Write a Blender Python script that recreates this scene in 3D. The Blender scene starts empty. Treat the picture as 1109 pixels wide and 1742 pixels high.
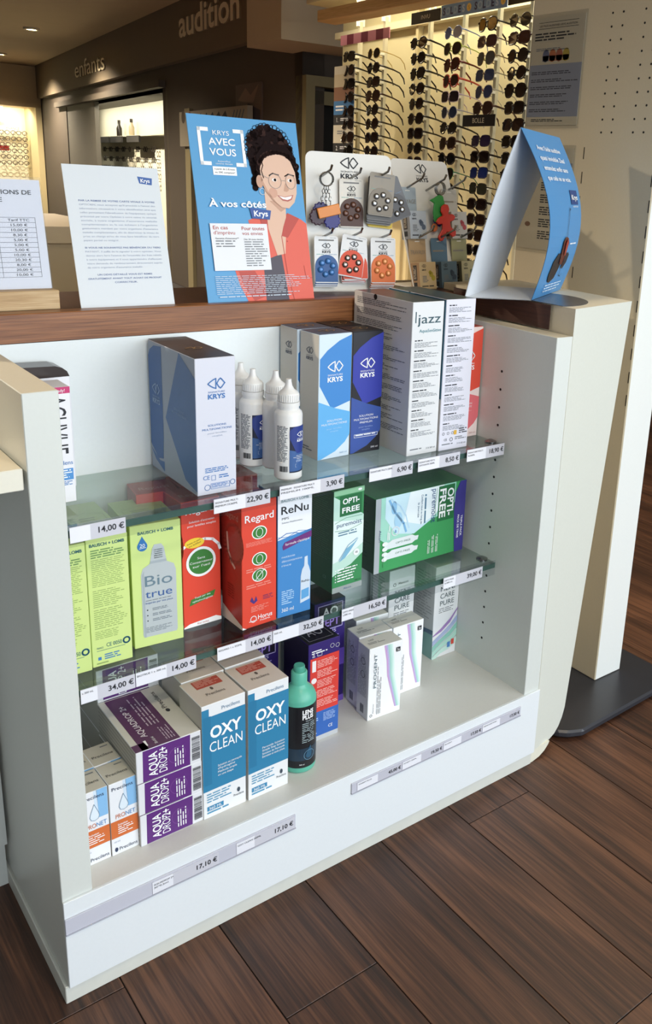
import bpy, bmesh, math, random
from mathutils import Matrix, Vector
random.seed(7)
SC = bpy.context.scene
COL = SC.collection
PI = math.pi

# ------------------------------------------------------------------ camera
cam_d = bpy.data.cameras.new('camera'); cam = bpy.data.objects.new('camera', cam_d); COL.objects.link(cam)
cam_d.sensor_fit = 'VERTICAL'; cam_d.sensor_height = 36.0
cam_d.lens = 36.0 * 1520.84 / 1742.0
cam_d.shift_x = (554.5 - 743.37) / 1742.0
cam_d.shift_y = (757.52 - 871.0) / 1742.0
cam_d.clip_start = 0.02; cam_d.clip_end = 60
R0 = (0.7675718, -0.6387213, 0.0535602); R1 = (-0.1424972, -0.2515185, -0.9573051); R2 = (0.6249225, 0.7271682, -0.2840745)
mw = Matrix(((R0[0], -R1[0], -R2[0], -0.25524), (R0[1], -R1[1], -R2[1], -0.961), (R0[2], -R1[2], -R2[2], 1.04441), (0, 0, 0, 1)))
cam.matrix_world = mw
SC.camera = cam

# ------------------------------------------------------------------ world, daylight, exposure
SC.view_settings.view_transform = 'Standard'
SC.view_settings.look = 'None'
SC.view_settings.gamma = 1.0
SC.view_settings.use_curve_mapping = False
SC.view_settings.exposure = 0.16
world = bpy.data.worlds.new('daylight'); SC.world = world; world.use_nodes = True
wb = world.node_tree.nodes['Background']
wb.inputs[0].default_value = (0.80, 0.90, 1.0, 1); wb.inputs[1].default_value = 1.4

def area(name, loc, target, sx, sy, power, color):
    l = bpy.data.lights.new(name, 'AREA'); l.shape = 'RECTANGLE'; l.size = sx; l.size_y = sy
    l.energy = power; l.color = color
    o = bpy.data.objects.new(name, l); COL.objects.link(o); o.location = loc
    o.rotation_euler = (Vector(target) - Vector(loc)).to_track_quat('-Z', 'Y').to_euler()
    return o
# the shop front behind the photographer lets the daylight in
area('shop_front_daylight', (1.3, -2.7, 1.4), (0.7, 0.3, 0.55), 3.6, 2.0, 70, (0.88, 0.95, 1.0))

# ------------------------------------------------------------------ helpers
def lin(h):
    h = h.lstrip('#'); c = [int(h[i:i + 2], 16) / 255 for i in (0, 2, 4)]
    return tuple(((x + 0.055) / 1.055) ** 2.4 if x > 0.04045 else x / 12.92 for x in c) + (1,)
_M = {}
def M(hexc, rough=0.55, metal=0.0, var=0.0, scale=60.0, emit=0.0, spec=0.5):
    k = (hexc, rough, metal, var, scale, emit, spec)
    if k in _M: return _M[k]
    m = bpy.data.materials.new('paint_' + hexc.lstrip('#')); m.use_nodes = True
    nt = m.node_tree; b = nt.nodes['Principled BSDF']
    b.inputs['Base Color'].default_value = lin(hexc); b.inputs['Roughness'].default_value = rough
    b.inputs['Metallic'].default_value = metal; b.inputs['Specular IOR Level'].default_value = spec
    if emit:
        b.inputs['Emission Color'].default_value = lin(hexc); b.inputs['Emission Strength'].default_value = emit
    if var:
        tc = nt.nodes.new('ShaderNodeTexCoord'); n = nt.nodes.new('ShaderNodeTexNoise')
        n.inputs['Scale'].default_value = scale; n.inputs['Detail'].default_value = 4
        nt.links.new(tc.outputs['Object'], n.inputs['Vector'])
        mr = nt.nodes.new('ShaderNodeMapRange'); mr.inputs[3].default_value = 1 - var; mr.inputs[4].default_value = 1 + var
        nt.links.new(n.outputs['Fac'], mr.inputs[0])
        hs = nt.nodes.new('ShaderNodeHueSaturation'); hs.inputs['Color'].default_value = lin(hexc)
        nt.links.new(mr.outputs[0], hs.inputs['Value']); nt.links.new(hs.outputs[0], b.inputs['Base Color'])
    _M[k] = m
    return m

def glass(name, tint, ior=1.45, rough=0.02):
    m = bpy.data.materials.new(name); m.use_nodes = True; nt = m.node_tree
    nt.nodes.remove(nt.nodes['Principled BSDF']); out = nt.nodes['Material Output']
    t = nt.nodes.new('ShaderNodeBsdfTransparent'); t.inputs[0].default_value = lin(tint)
    g = nt.nodes.new('ShaderNodeBsdfGlossy'); g.inputs['Roughness'].default_value = rough
    lw = nt.nodes.new('ShaderNodeLayerWeight'); lw.inputs[0].default_value = 0.5
    r0 = ((ior - 1) / (ior + 1)) ** 2   # Schlick's reflectance, the same from both sides of the pane
    pw = nt.nodes.new('ShaderNodeMath'); pw.operation = 'POWER'; pw.inputs[1].default_value = 5.0; nt.links.new(lw.outputs['Facing'], pw.inputs[0])
    fr = nt.nodes.new('ShaderNodeMath'); fr.operation = 'MULTIPLY_ADD'; fr.inputs[1].default_value = 1 - r0; fr.inputs[2].default_value = r0; nt.links.new(pw.outputs[0], fr.inputs[0])
    mx = nt.nodes.new('ShaderNodeMixShader')
    nt.links.new(fr.outputs[0], mx.inputs[0]); nt.links.new(t.outputs[0], mx.inputs[1]); nt.links.new(g.outputs[0], mx.inputs[2])
    nt.links.new(mx.outputs[0], out.inputs[0])
    return m

def wood(name, dark, mid, light, axis='y', scale=1.0, rough=0.4, rnd=True, ring=6.0, amp=0.13):
    m = bpy.data.materials.new(name); m.use_nodes = True; nt = m.node_tree; b = nt.nodes['Principled BSDF']; L = nt.links
    tc = nt.nodes.new('ShaderNodeTexCoord'); mp = nt.nodes.new('ShaderNodeMapping')
    s = {'x': (1.2, 14, 14), 'y': (14, 1.2, 14), 'z': (14, 14, 1.2)}[axis]
    mp.inputs['Scale'].default_value = tuple(q * scale for q in s)
    L.new(tc.outputs['Object'], mp.inputs[0])
    if rnd:
        oi = nt.nodes.new('ShaderNodeObjectInfo'); ml = nt.nodes.new('ShaderNodeMath'); ml.operation = 'MULTIPLY'; ml.inputs[1].default_value = 40
        cb = nt.nodes.new('ShaderNodeCombineXYZ'); L.new(oi.outputs['Random'], ml.inputs[0])
        for i in range(3): L.new(ml.outputs[0], cb.inputs[i])
        L.new(cb.outputs[0], mp.inputs['Location'])
    n1 = nt.nodes.new('ShaderNodeTexNoise'); n1.inputs['Scale'].default_value = 0.55; n1.inputs['Detail'].default_value = 3; n1.inputs['Distortion'].default_value = 0.6
    L.new(mp.outputs[0], n1.inputs['Vector'])
    mu = nt.nodes.new('ShaderNodeMath'); mu.operation = 'MULTIPLY'; mu.inputs[1].default_value = ring * 5
    L.new(n1.outputs['Fac'], mu.inputs[0])
    si = nt.nodes.new('ShaderNodeMath'); si.operation = 'SINE'; L.new(mu.outputs[0], si.inputs[0])
    mp2 = nt.nodes.new('ShaderNodeMapping'); mp2.inputs['Scale'].default_value = {'x': (0.28, 1, 1), 'y': (1, 0.28, 1), 'z': (1, 1, 0.28)}[axis]; L.new(mp.outputs[0], mp2.inputs[0])
    n2 = nt.nodes.new('ShaderNodeTexNoise'); n2.inputs['Scale'].default_value = 17; n2.inputs['Detail'].default_value = 5; n2.inputs['Roughness'].default_value = 0.62
    L.new(mp2.outputs[0], n2.inputs['Vector'])
    a1 = nt.nodes.new('ShaderNodeMath'); a1.operation = 'MULTIPLY_ADD'; a1.inputs[1].default_value = amp; L.new(si.outputs[0], a1.inputs[0]); L.new(n2.outputs['Fac'], a1.inputs[2])
    n3 = nt.nodes.new('ShaderNodeTexNoise'); n3.inputs['Scale'].default_value = 0.25; n3.inputs['Detail'].default_value = 2; L.new(mp.outputs[0], n3.inputs['Vector'])
    a2 = nt.nodes.new('ShaderNodeMath'); a2.operation = 'MULTIPLY_ADD'; a2.inputs[1].default_value = 0.55; L.new(n3.outputs['Fac'], a2.inputs[0]); L.new(a1.outputs[0], a2.inputs[2])
    cr = nt.nodes.new('ShaderNodeValToRGB'); e = cr.color_ramp.elements
    e[0].position = 0.48; e[0].color = lin(dark); e[1].position = 1.0; e[1].color = lin(light)
    x = cr.color_ramp.elements.new(0.74); x.color = lin(mid)
    L.new(a2.outputs[0], cr.inputs[0]); L.new(cr.outputs[0], b.inputs['Base Color'])
    b.inputs['Roughness'].default_value = rough
    bp = nt.nodes.new('ShaderNodeBump'); bp.inputs['Strength'].default_value = 0.06; bp.inputs['Distance'].default_value = 0.002
    L.new(a1.outputs[0], bp.inputs['Height']); L.new(bp.outputs[0], b.inputs['Normal'])
    return m

class MB:
    def __init__(s): s.v = []; s.f = []; s.mi = []; s.ms = []
    def m(s, mat):
        if mat not in s.ms: s.ms.append(mat)
        return s.ms.index(mat)
    def face(s, pts, mat):
        i = len(s.v); s.v += [tuple(p) for p in pts]; s.f.append(tuple(range(i, i + len(pts)))); s.mi.append(s.m(mat)); return s
    def raw(s, vs, fs, mat):
        i = len(s.v); s.v += [tuple(p) for p in vs]; k = s.m(mat)
        for f in fs: s.f.append(tuple(i + q for q in f)); s.mi.append(k)
        return s
    def box(s, a, b, mat, sides=None):
        x0, y0, z0 = a; x1, y1, z1 = b; i = len(s.v); k = s.m(mat); sd = sides or {}
        s.v += [(x0, y0, z0), (x1, y0, z0), (x1, y1, z0), (x0, y1, z0), (x0, y0, z1), (x1, y0, z1), (x1, y1, z1), (x0, y1, z1)]
        for nm, q in (('bottom', (0, 3, 2, 1)), ('top', (4, 5, 6, 7)), ('front', (0, 1, 5, 4)), ('right', (1, 2, 6, 5)), ('back', (2, 3, 7, 6)), ('left', (3, 0, 4, 7))):
            s.f.append(tuple(i + j for j in q)); s.mi.append(s.m(sd[nm]) if nm in sd else k)
        return s
    def prism(s, bot, top, mat, mtop=None, mbot=None):
        n = len(bot); i = len(s.v); s.v += [tuple(p) for p in bot] + [tuple(p) for p in top]; k = s.m(mat)
        s.f.append(tuple(i + j for j in reversed(range(n)))); s.mi.append(s.m(mbot or mat))
        s.f.append(tuple(i + n + j for j in range(n))); s.mi.append(s.m(mtop or mat))
        for j in range(n):
            q = (j + 1) % n; s.f.append((i + j, i + q, i + n + q, i + n + j)); s.mi.append(k)
        return s
    def lathe(s, prof, n, mat, c=(0, 0, 0), cap=True):
        i = len(s.v); k = s.m(mat)
        for r, z in prof:
            for j in range(n):
                a = 2 * PI * j / n; s.v.append((c[0] + r * math.cos(a), c[1] + r * math.sin(a), c[2] + z))
        for p in range(len(prof) - 1):
            for j in range(n):
                q = (j + 1) % n; s.f.append((i + p * n + j, i + p * n + q, i + (p + 1) * n + q, i + (p + 1) * n + j)); s.mi.append(k)
        if cap:
            s.f.append(tuple(i + j for j in reversed(range(n)))); s.mi.append(k)
            o = i + (len(prof) - 1) * n; s.f.append(tuple(o + j for j in range(n))); s.mi.append(k)
        return s
    def tube(s, path, r, n, mat, closed=False):
        P = [Vector(p) for p in path]; i = len(s.v); k = s.m(mat); N = len(P)
        rr = r if isinstance(r, (list, tuple)) else [r] * N
        for j, p in enumerate(P):
            if closed: d = P[(j + 1) % N] - P[j - 1]
            else: d = P[min(j + 1, N - 1)] - P[max(j - 1, 0)]
            d.normalize(); up = Vector((0, 0, 1)) if abs(d.z) < 0.9 else Vector((1, 0, 0))
            a = d.cross(up).normalized(); b = d.cross(a).normalized()
            for q in range(n):
                t = 2 * PI * q / n; s.v.append(tuple(p + (a * math.cos(t) + b * math.sin(t)) * rr[j]))
        for j in range(N if closed else N - 1):
            j2 = (j + 1) % N
            for q in range(n):
                q2 = (q + 1) % n; s.f.append((i + j * n + q, i + j * n + q2, i + j2 * n + q2, i + j2 * n + q)); s.mi.append(k)
        if not closed:
            s.f.append(tuple(i + q for q in range(n))); s.mi.append(k)
            o = i + (N - 1) * n; s.f.append(tuple(o + q for q in reversed(range(n)))); s.mi.append(k)
        return s
    def mesh(s, name, smooth=False, bevel=0.0):
        me = bpy.data.meshes.new(name); me.from_pydata(s.v, [], s.f)
        for m in s.ms: me.materials.append(m)
        me.polygons.foreach_set('material_index', s.mi)
        if bevel:
            bm = bmesh.new(); bm.from_mesh(me)
            bmesh.ops.recalc_face_normals(bm, faces=bm.faces)
            bmesh.ops.bevel(bm, geom=list(bm.edges), offset=bevel, segments=1, affect='EDGES', profile=0.5, clamp_overlap=True)
            bm.to_mesh(me); bm.free()
        elif smooth:
            bm = bmesh.new(); bm.from_mesh(me); bmesh.ops.recalc_face_normals(bm, faces=bm.faces); bm.to_mesh(me); bm.free()
        if smooth:
            me.polygons.foreach_set('use_smooth', [True] * len(me.polygons)); me.set_sharp_from_angle(angle=math.radians(40))
        me.update()
        return me
    def build(s, name, parent=None, loc=(0, 0, 0), rot=(0, 0, 0), smooth=False, bevel=0.0):
        return obj(name, s.mesh(name, smooth, bevel), parent, loc, rot)

def obj(name, me, parent=None, loc=(0, 0, 0), rot=(0, 0, 0), sc=1.0):
    o = bpy.data.objects.new(name, me); COL.objects.link(o); o.location = loc; o.rotation_euler = rot
    if sc != 1.0: o.scale = (sc, sc, sc)
    if parent: o.parent = parent
    return o
def tag(o, label, cat, group=None):
    o['label'] = label; o['category'] = cat
    if group: o['group'] = group
    return o
def thing(name, label, cat, loc=(0, 0, 0), rot=(0, 0, 0), group=None):
    return tag(obj(name, None, None, loc, rot), label, cat, group)
def struct(o): o['kind'] = 'structure'; return o

# ------------------------------------------------------------------ flat print: polygons, strokes, lettering
_fc = bpy.data.curves.new('lettering', 'FONT'); _fc.resolution_u = 3
_fo = bpy.data.objects.new('lettering', _fc); COL.objects.link(_fo)
_T = {}
def glyphs(txt, bold):
    k = (txt, bold)
    if k not in _T:
        _fc.body = txt; _fc.offset = bold
        dg = bpy.context.evaluated_depsgraph_get(); dg.update()
        ev = _fo.evaluated_get(dg); me = ev.to_mesh()
        vs = [(v.co.x, v.co.y) for v in me.vertices]; fs = [tuple(p.vertices) for p in me.polygons]; ev.to_mesh_clear()
        x0 = min(v[0] for v in vs); x1 = max(v[0] for v in vs)
        _T[k] = ([(x - x0, y) for x, y in vs], fs, x1 - x0)
    return _T[k]

EPS = 0.00018
class Frame:
    """A flat face to print on: fractions u (right) and v (up) of its width and height."""
    def __init__(s, art, O, U, V): s.a = art; s.O = Vector(O); s.U = Vector(U); s.V = Vector(V); s.N = s.U.cross(s.V).normalized(); s.W = s.U.length; s.H = s.V.length
    def pt(s, u, v, l): return s.O + s.U * u + s.V * v + s.N * (EPS * l)
    def sub(s): return 1
    def poly(s, pts, mat, l=1, part='printed_panel'):
        s.a.mb(part).face([s.pt(u, v, l) for u, v in pts], mat)
    def rect(s, u0, v0, u1, v1, mat, l=1, part='printed_panel'):
        n = s.sub()
        for i in range(n):
            a = u0 + (u1 - u0) * i / n; b = u0 + (u1 - u0) * (i + 1) / n
            s.poly([(a, v0), (b, v0), (b, v1), (a, v1)], mat, l, part)
    def disc(s, u, v, r, mat, l=1, n=20, ry=None, part='printed_panel'):
        ry = ry or r; s.poly([(u + r / s.W * math.cos(2 * PI * i / n), v + ry / s.H * math.sin(2 * PI * i / n)) for i in range(n)], mat, l, part)
    def stroke(s, pts, wd, mat, l=2, closed=False, part='emblem'):
        P = [Vector((u * s.W, v * s.H)) for u, v in pts]; N = len(P)
        for i in range(N if closed else N - 1):
            a = P[i]; b = P[(i + 1) % N]; d = b - a
            if d.length < 1e-7: continue
            d.normalize(); n = Vector((-d.y, d.x)) * wd / 2; e = d * wd * 0.3
            q = [a - n - e, b - n + e, b + n + e, a + n - e]
            s.a.mb(part).face([s.pt(p.x / s.W, p.y / s.H, l) for p in q], mat)
    def ring(s, u, v, r, wd, mat, l=2, n=24, ry=None, part='emblem'):
        ry = ry or r; s.stroke([(u + r / s.W * math.cos(2 * PI * i / n), v + ry / s.H * math.sin(2 * PI * i / n)) for i in range(n)], wd, mat, l, True, part)
    def text(s, txt, u, v, h, mat, w=None, al='C', bold=0.0, rot=0, l=3, part='lettering', cond=1.0):
        """h: cap height as a fraction of the face height (of its width when turned); w: width in fractions, fitted."""
        vs, fs, tw = glyphs(txt, bold)
        flat = abs(rot) < 45
        ref = s.H if flat else s.W
        sy = h * ref / 0.682; sx = sy * cond
        if w: sx = w * (s.W if flat else s.H) / tw
        ox = {'C': -tw * sx / 2, 'L': 0, 'R': -tw * sx}[al]
        c, sn = {0: (1, 0), 90: (0, 1), -90: (0, -1)}.get(rot, (math.cos(math.radians(rot)), math.sin(math.radians(rot))))
        out = []
        for x, y in vs:
            x = x * sx + ox; y = y * sy
            out.append(s.pt(u + (x * c - y * sn) / s.W, v + (x * sn + y * c) / s.H, l))
        s.a.mb(part).raw(out, fs, mat)
    def lines(s, u0, v0, u1, v1, n, mat, hh=0.5, l=2, rag=0.35, rot=0, wordy=True, seed=0):
        """n rows of word-like dashes from v1 (top) down to v0."""
        rn = random.Random(seed * 131 + n); mb = s.a.mb('fine_print')
        for i in range(n):
            if rot == 0:
                st = (v1 - v0) / n; y1 = v1 - st * i; y0 = y1 - st * hh; end = u0 + (u1 - u0) * (1 - rn.random() * rag); x = u0; full = u1 - u0; asp = st * s.H / s.W
            else:
                st = (u1 - u0) / n; y0 = u0 + st * i; y1 = y0 + st * hh; end = v0 + (v1 - v0) * (1 - rn.random() * rag); x = v0; full = v1 - v0; asp = st * s.W / s.H
            while x < end:
                wl = asp * (1.2 + rn.random() * 4.0) if wordy else full
                e = min(x + wl, end)
                q = [(x, y0), (e, y0), (e, y1), (x, y1)] if rot == 0 else [(y0, x), (y1, x), (y1, e), (y0, e)]
                mb.face([s.pt(a, b, l) for a, b in q], mat)
                x = e + asp * 0.55
    def brand(s, u, v, w, mat, sig=True, name=True, l=3, bold=0.012):
        """The twin diamond emblem with its two lines below; u,v = centre of emblem, w = its width fraction."""
        W = w; H = w * s.W / s.H * 0.56; t = w * s.W * 0.065
        L = [(-.03, .5), (-.2, .38), (-.38, .18), (-.5, 0), (-.38, -.18), (-.2, -.38), (-.03, -.5)]
        s.stroke([(u + a * W, v + b * H) for a, b in L], t, mat, l, True)
        Rr = [(.02, 0), (.14, .34), (.24, .5), (.32, .38), (.5, 0), (.32, -.38), (.24, -.5), (.14, -.34)]
        s.stroke([(u + a * W, v + b * H) for a, b in Rr], t, mat, l, True)
        if sig: s.text('SIGNATURE', u, v - H * 0.92, H * 0.16, mat, w=W * 1.0, l=l)
        if name: s.text('KRYS', u, v - H * 1.52, H * 0.46, mat, w=W * 1.02, bold=0.03, l=l)
    def barcode(s, u0, v0, u1, v1, n, mat, vert=False):
        rn = random.Random(5); mb = s.a.mb('barcode'); x = 0
        for i in range(n):
            wd = (0.3 + 0.5 * rn.random()) / n; a = i / n
            if vert: q = [(u0, v0 + (v1 - v0) * a), (u1, v0 + (v1 - v0) * a), (u1, v0 + (v1 - v0) * (a + wd)), (u0, v0 + (v1 - v0) * (a + wd))]
            else: q = [(u0 + (u1 - u0) * a, v0), (u0 + (u1 - u0) * (a + wd), v0), (u0 + (u1 - u0) * (a + wd), v1), (u0 + (u1 - u0) * a, v1)]
            mb.face([s.pt(p, r, 2) for p, r in q], mat)
class CylFrame(Frame):
    """Print wrapped round an upright cylinder; u runs over the arc a0..a1."""
    def __init__(s, art, c, r, z0, z1, a0, a1): s.a = art; s.c = c; s.r = r; s.z0 = z0; s.z1 = z1; s.a0 = a0; s.a1 = a1; s.W = abs(a1 - a0) * r; s.H = z1 - z0
    def pt(s, u, v, l):
        a = s.a0 + (s.a1 - s.a0) * u; r = s.r + EPS * l * 1.5; return Vector((s.c[0] + r * math.cos(a), s.c[1] + r * math.sin(a), s.z0 + (s.z1 - s.z0) * v))
    def sub(s): return 10
class Art:
    def __init__(s): s.d = {}
    def mb(s, part):
        if part not in s.d: s.d[part] = MB()
        return s.d[part]
    def finish(s, parent):
        for k, mb in s.d.items():
            o = mb.build(k, parent)
            if len(mb.f) > 1: o['kind'] = 'stuff'   # flat print

def carton(name, label, cat, p, w, d, h, yaw=0, col='#e2e3e6', sides=None, group=None, bevel=0.0007, rough=0.42):
    """A folding carton, origin at its front bottom left corner; front faces -y, returns object, art and its printable faces."""
    base = M(col, rough); mb = MB()
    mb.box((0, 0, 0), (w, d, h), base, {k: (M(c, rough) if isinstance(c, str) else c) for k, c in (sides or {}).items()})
    o = mb.build(name, None, p, (0, 0, math.radians(yaw)), bevel=bevel); tag(o, label, cat, group)
    a = Art()
    F = dict(front=Frame(a, (0, 0, 0), (w, 0, 0), (0, 0, h)), left=Frame(a, (0, d, 0), (0, -d, 0), (0, 0, h)),
             top=Frame(a, (0, 0, h), (w, 0, 0), (0, d, 0)), right=Frame(a, (w, 0, 0), (0, d, 0), (0, 0, h)))
    # tuck flap: a thin lid with its folded lip
    return o, a, F

def flap(o, w, d, h, mat):
    MB().box((0.001, 0.001, h), (w - 0.001, d - 0.001, h + 0.0006), mat).build('tuck_flap', o)

WHITE = '#e4e6e8'
INK = M('#22242a', 0.6); GREYINK = M('#777b80', 0.6); WH = M('#f4f5f6', 0.5); NAVY = M('#27407e', 0.5); SKYINK = M('#3c78b8', 0.5)

# ------------------------------------------------------------------ surface materials
white_lam = M('#d3d7d2', 0.38, var=0.025, scale=220)
warm_lam = M('#e2dfd0', 0.4, var=0.03, scale=200)
warm_tint_lam = M('#ddd4bd', 0.45, var=0.03, scale=200)  # white laminate; the warm lamplight on panel tops is put into this colour
grey_shelf = M('#cfcfca', 0.42, var=0.03, scale=240)
plinth_m = M('#d2d3cb', 0.5, var=0.06, scale=40)
walnut = wood('walnut_plank', '#26160f', '#462b1d', '#67442f', 'y', 1.0, 0.48, ring=7.0, amp=0.10)
mahog = wood('mahogany_edge', '#6e4226', '#94603a', '#a87246', 'x', 1.6, 0.35, rnd=False, ring=2.0)  # counter wood; sun on the front edge is put into this lighter tone
mahog_shaded = wood('shaded_mahogany', '#331a12', '#43241a', '#512d20', 'y', 1.6, 0.4, rnd=False, ring=2.0)  # same wood as the edge, with its shade put into the colour
oak = wood('oak_block', '#96754a', '#b8976a', '#cfb48a', 'x', 3.0, 0.5, rnd=False, ring=4)
beech = wood('beech_trim', '#b08a54', '#cba56c', '#dcbb86', 'y', 1.0, 0.5, rnd=False, ring=2)
shelf_glass = glass('shelf_glass', '#f1f6f4', 1.5)
glass_edge = M('#42645a', 0.15, spec=0.8)
clear_plastic = glass('clear_plastic', '#f6f7f8', 1.22, 0.04)
metal = M('#9a9a98', 0.25, 1.0)
dark_wall = M('#4a4138', 0.75, var=0.05, scale=8)
ceil_m = M('#c9b592', 0.8, var=0.04, scale=5)
beige_m = M('#b59f79', 0.6, var=0.04, scale=20)
peg_m = M('#c9bda2', 0.6, var=0.04, scale=260)
black_m = M('#0b0b0b', 0.7)
bay_m = M('#d9cfa8', 0.6, var=0.03, scale=10)

# ------------------------------------------------------------------ floor of separate planks
fl = struct(MB().box((-4, -4, -0.03), (9, 18, -0.0025), M('#1b100c', 0.8, var=0.1, scale=5)).build('floor'))
PW = 0.1447; PL = 1.28
def plank_mesh(L):
    g = 0.0008; return MB().box((g, g, -0.0022), (PW - g, L - g, 0.0), walnut).mesh('plank', bevel=0.0005)
pm = plank_mesh(PL)
k0 = -9; rp = random.Random(3)
for k in range(k0, 24):
    x = 0.3545 + PW * k
    off = {-1: -0.186 - PL, 2: -0.0525 - PL, 0: -0.75, 1: -0.45, 3: -0.62, -2: -0.9}.get(k, -rp.random() * PL) - PL
    for j in range(6):
        obj('plank', pm, fl, (x, off + j * PL, 0))

# ------------------------------------------------------------------ room shell
e1 = Vector((0.1386, 0.9903, 0)); e2 = Vector((-0.9903, 0.1386, 0)); WO = Vector((2.3, 0, 0))
def wp(s, n, z): p = WO + e1 * s + e2 * n; return (p.x, p.y, z)
def wbox(mb, s0, s1, n0, n1, z0, z1, mat, mtop=None, mbot=None):
    b = [wp(s0, n1, z0), wp(s0, n0, z0), wp(s1, n0, z0), wp(s1, n1, z0)]; t = [q[:2] + (z1,) for q in b]
    return mb.prism(b, t, mat, mtop, mbot)
CEIL = 2.31
struct(MB().box((-4, -2.4, CEIL), (9, 18, CEIL + 0.1), ceil_m).build('ceiling'))
struct(MB().box((-4, -2.5, 0), (-1.6, -2.4, CEIL), M('#4d463c', 0.7, var=0.04, scale=5)).build('wall_light_block'))  # unseen wall piece, added to keep daylight out on the left
struct(wbox(wbox(wbox(MB(), 4.2, 7.29, -0.15, 0, 0, CEIL, dark_wall), 11.8, 13.7, -0.15, 0, 0, CEIL, dark_wall), 7.29, 11.8, -0.15, 0, 1.70, CEIL, dark_wall).build('wall_right'))
struct(MB().box((3.3, -2.5, 0), (3.4, 4.9, CEIL), M('#6b6153', 0.7, var=0.04, scale=5)).build('wall_side_block'))  # unseen, added so that no daylight enters from the right
struct(MB().box((-4, 14.2, 0), (9, 14.35, CEIL), dark_wall).build('wall_back'))
struct(MB().box((-4.1, -2.5, 0), (-4, 14.2, CEIL), M('#5a5044', 0.7, var=0.04, scale=5)).build('wall_left'))
# soffit band over the long dark wall, a little proud of it
struct(wbox(MB(), 4.25, 13.6, 0.0, 0.06, 1.87, CEIL, M('#736653', 0.75, var=0.04, scale=8)).build('trim_1'))
# cross wall with the doorway beside the sunglasses bay
cw = MB(); wbox(cw, 4.2, 4.32, -1.6, -0.62, 0, CEIL, dark_wall); wbox(cw, 4.2, 4.32, -0.62, 0.0, 1.60, CEIL, dark_wall)
struct(cw.build('wall_cross'))
dr = MB(); olive = M('#7d7350', 0.6, var=0.04, scale=20)
wbox(dr, 4.14, 4.3, -0.06, 0.0, 0, 1.62, olive); wbox(dr, 4.14, 4.3, -0.62, -0.06, 1.56, 1.62, olive); wbox(dr, 4.14, 4.3, -0.68, -0.62, 0, 1.62, olive); wbox(dr, 4.2, 4.24, -0.62, -0.06, 1.46, 1.54, olive)
o = struct(dr.build('door_1')); wbox(MB(), 4.36, 4.4, -0.62, -0.04, 0, 1.6, M('#17140f', 0.8, var=0.05, scale=6)).build('dark_opening', o)  # dark sheet behind the frame stands in for the unlit opening
struct(wbox(MB(), 6.42, 6.56, 0.0, 0.03, 0, 1.5, M('#857a5c', 0.6, var=0.04, scale=20)).build('trim_2'))
# the boxed-in block that juts out above
struct(wbox(MB(), 3.81, 4.35, -1.2, 0.3, 1.755, CEIL, M('#b8a88c', 0.7, var=0.04, scale=10)).build('trim_3'))
# lettering on the soffit
def soffit_word(txt, s0, s1, z0, cap, label, offy=0.062):
    vs, fs, tw = glyphs(txt, 0.02 if txt == 'audition' else 0.0)
    k = (s0 - s1) / tw; mb = MB(); kz = cap / 0.682
    for n0, n1 in ((0.0605, 0.075),):
        bot = [wp(s0 - x * k, n1, z0 + y * kz) for x, y in vs]
        mb.raw(bot, fs, M('#e6d9ba', 0.6))
        back = [wp(s0 - x * k, n0, z0 + y * kz) for x, y in vs]; mb.raw(back, [tuple(reversed(f)) for f in fs], M('#e6d9ba', 0.6))
        ec = {}
        for f in fs:
            for i in range(len(f)):
                e = (f[i], f[(i + 1) % len(f)]); ec[e] = 1
        for (a, b) in ec:
            if (b, a) not in ec: mb.face([bot[a], bot[b], back[b], back[a]], M('#8d8068', 0.6))
    tag(mb.build('wall_lettering'), label, 'lettering', 'raised words on the dark soffit')
soffit_word('audition', 6.50, 5.10, 2.035, 0.19, 'raised beige word audition on the dark soffit')
soffit_word('enfants', 10.72, 9.18, 1.975, 0.17, 'raised beige word enfants on the dark soffit')
# ceiling spotlights
def spot(x, y, label, power=480, cone=2.5):
    t = thing('ceiling_spot', label, 'spotlight', (x, y, CEIL - 0.02), group='recessed ceiling spots')
    MB().lathe([(0.05, 0.0), (0.075, 0.0), (0.08, 0.008), (0.08, 0.02), (0.05, 0.02)], 24, M('#b8ab94', 0.4), cap=False).build('trim_ring', t, smooth=True)
    MB().lathe([(0.001, 0.004), (0.05, 0.004)], 20, M('#fff2d0', 0.5, emit=9.0)).build('lamp_lens', t)
    l = bpy.data.lights.new('spot_light', 'SPOT'); l.energy = power; l.color = (1.0, 0.86, 0.66); l.spot_size = cone; l.spot_blend = 0.7; l.shadow_soft_size = 0.06
    q = bpy.data.objects.new('spot_light', l); COL.objects.link(q); q.parent = t; q.location = (0, 0, -0.012)
spot(2.88, 9.4, 'bright round ceiling spot in the far left corner')
spot(3.35, 12.3, 'dim recessed ceiling spot near the far bay')
spot(1.0, 4.0, 'ceiling spot above the shop floor')
spot(1.6, 7.0, 'ceiling spot deeper in the shop')
spot(-1.7, 2.5, 'ceiling spot over the floor behind the counter', 1050, 2.8)
spot(1.9, 0.2, 'ceiling spot over the perforated panel', 50)
spot(0.3, -1.2, 'ceiling spot in front of the cabinet', 45)

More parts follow.
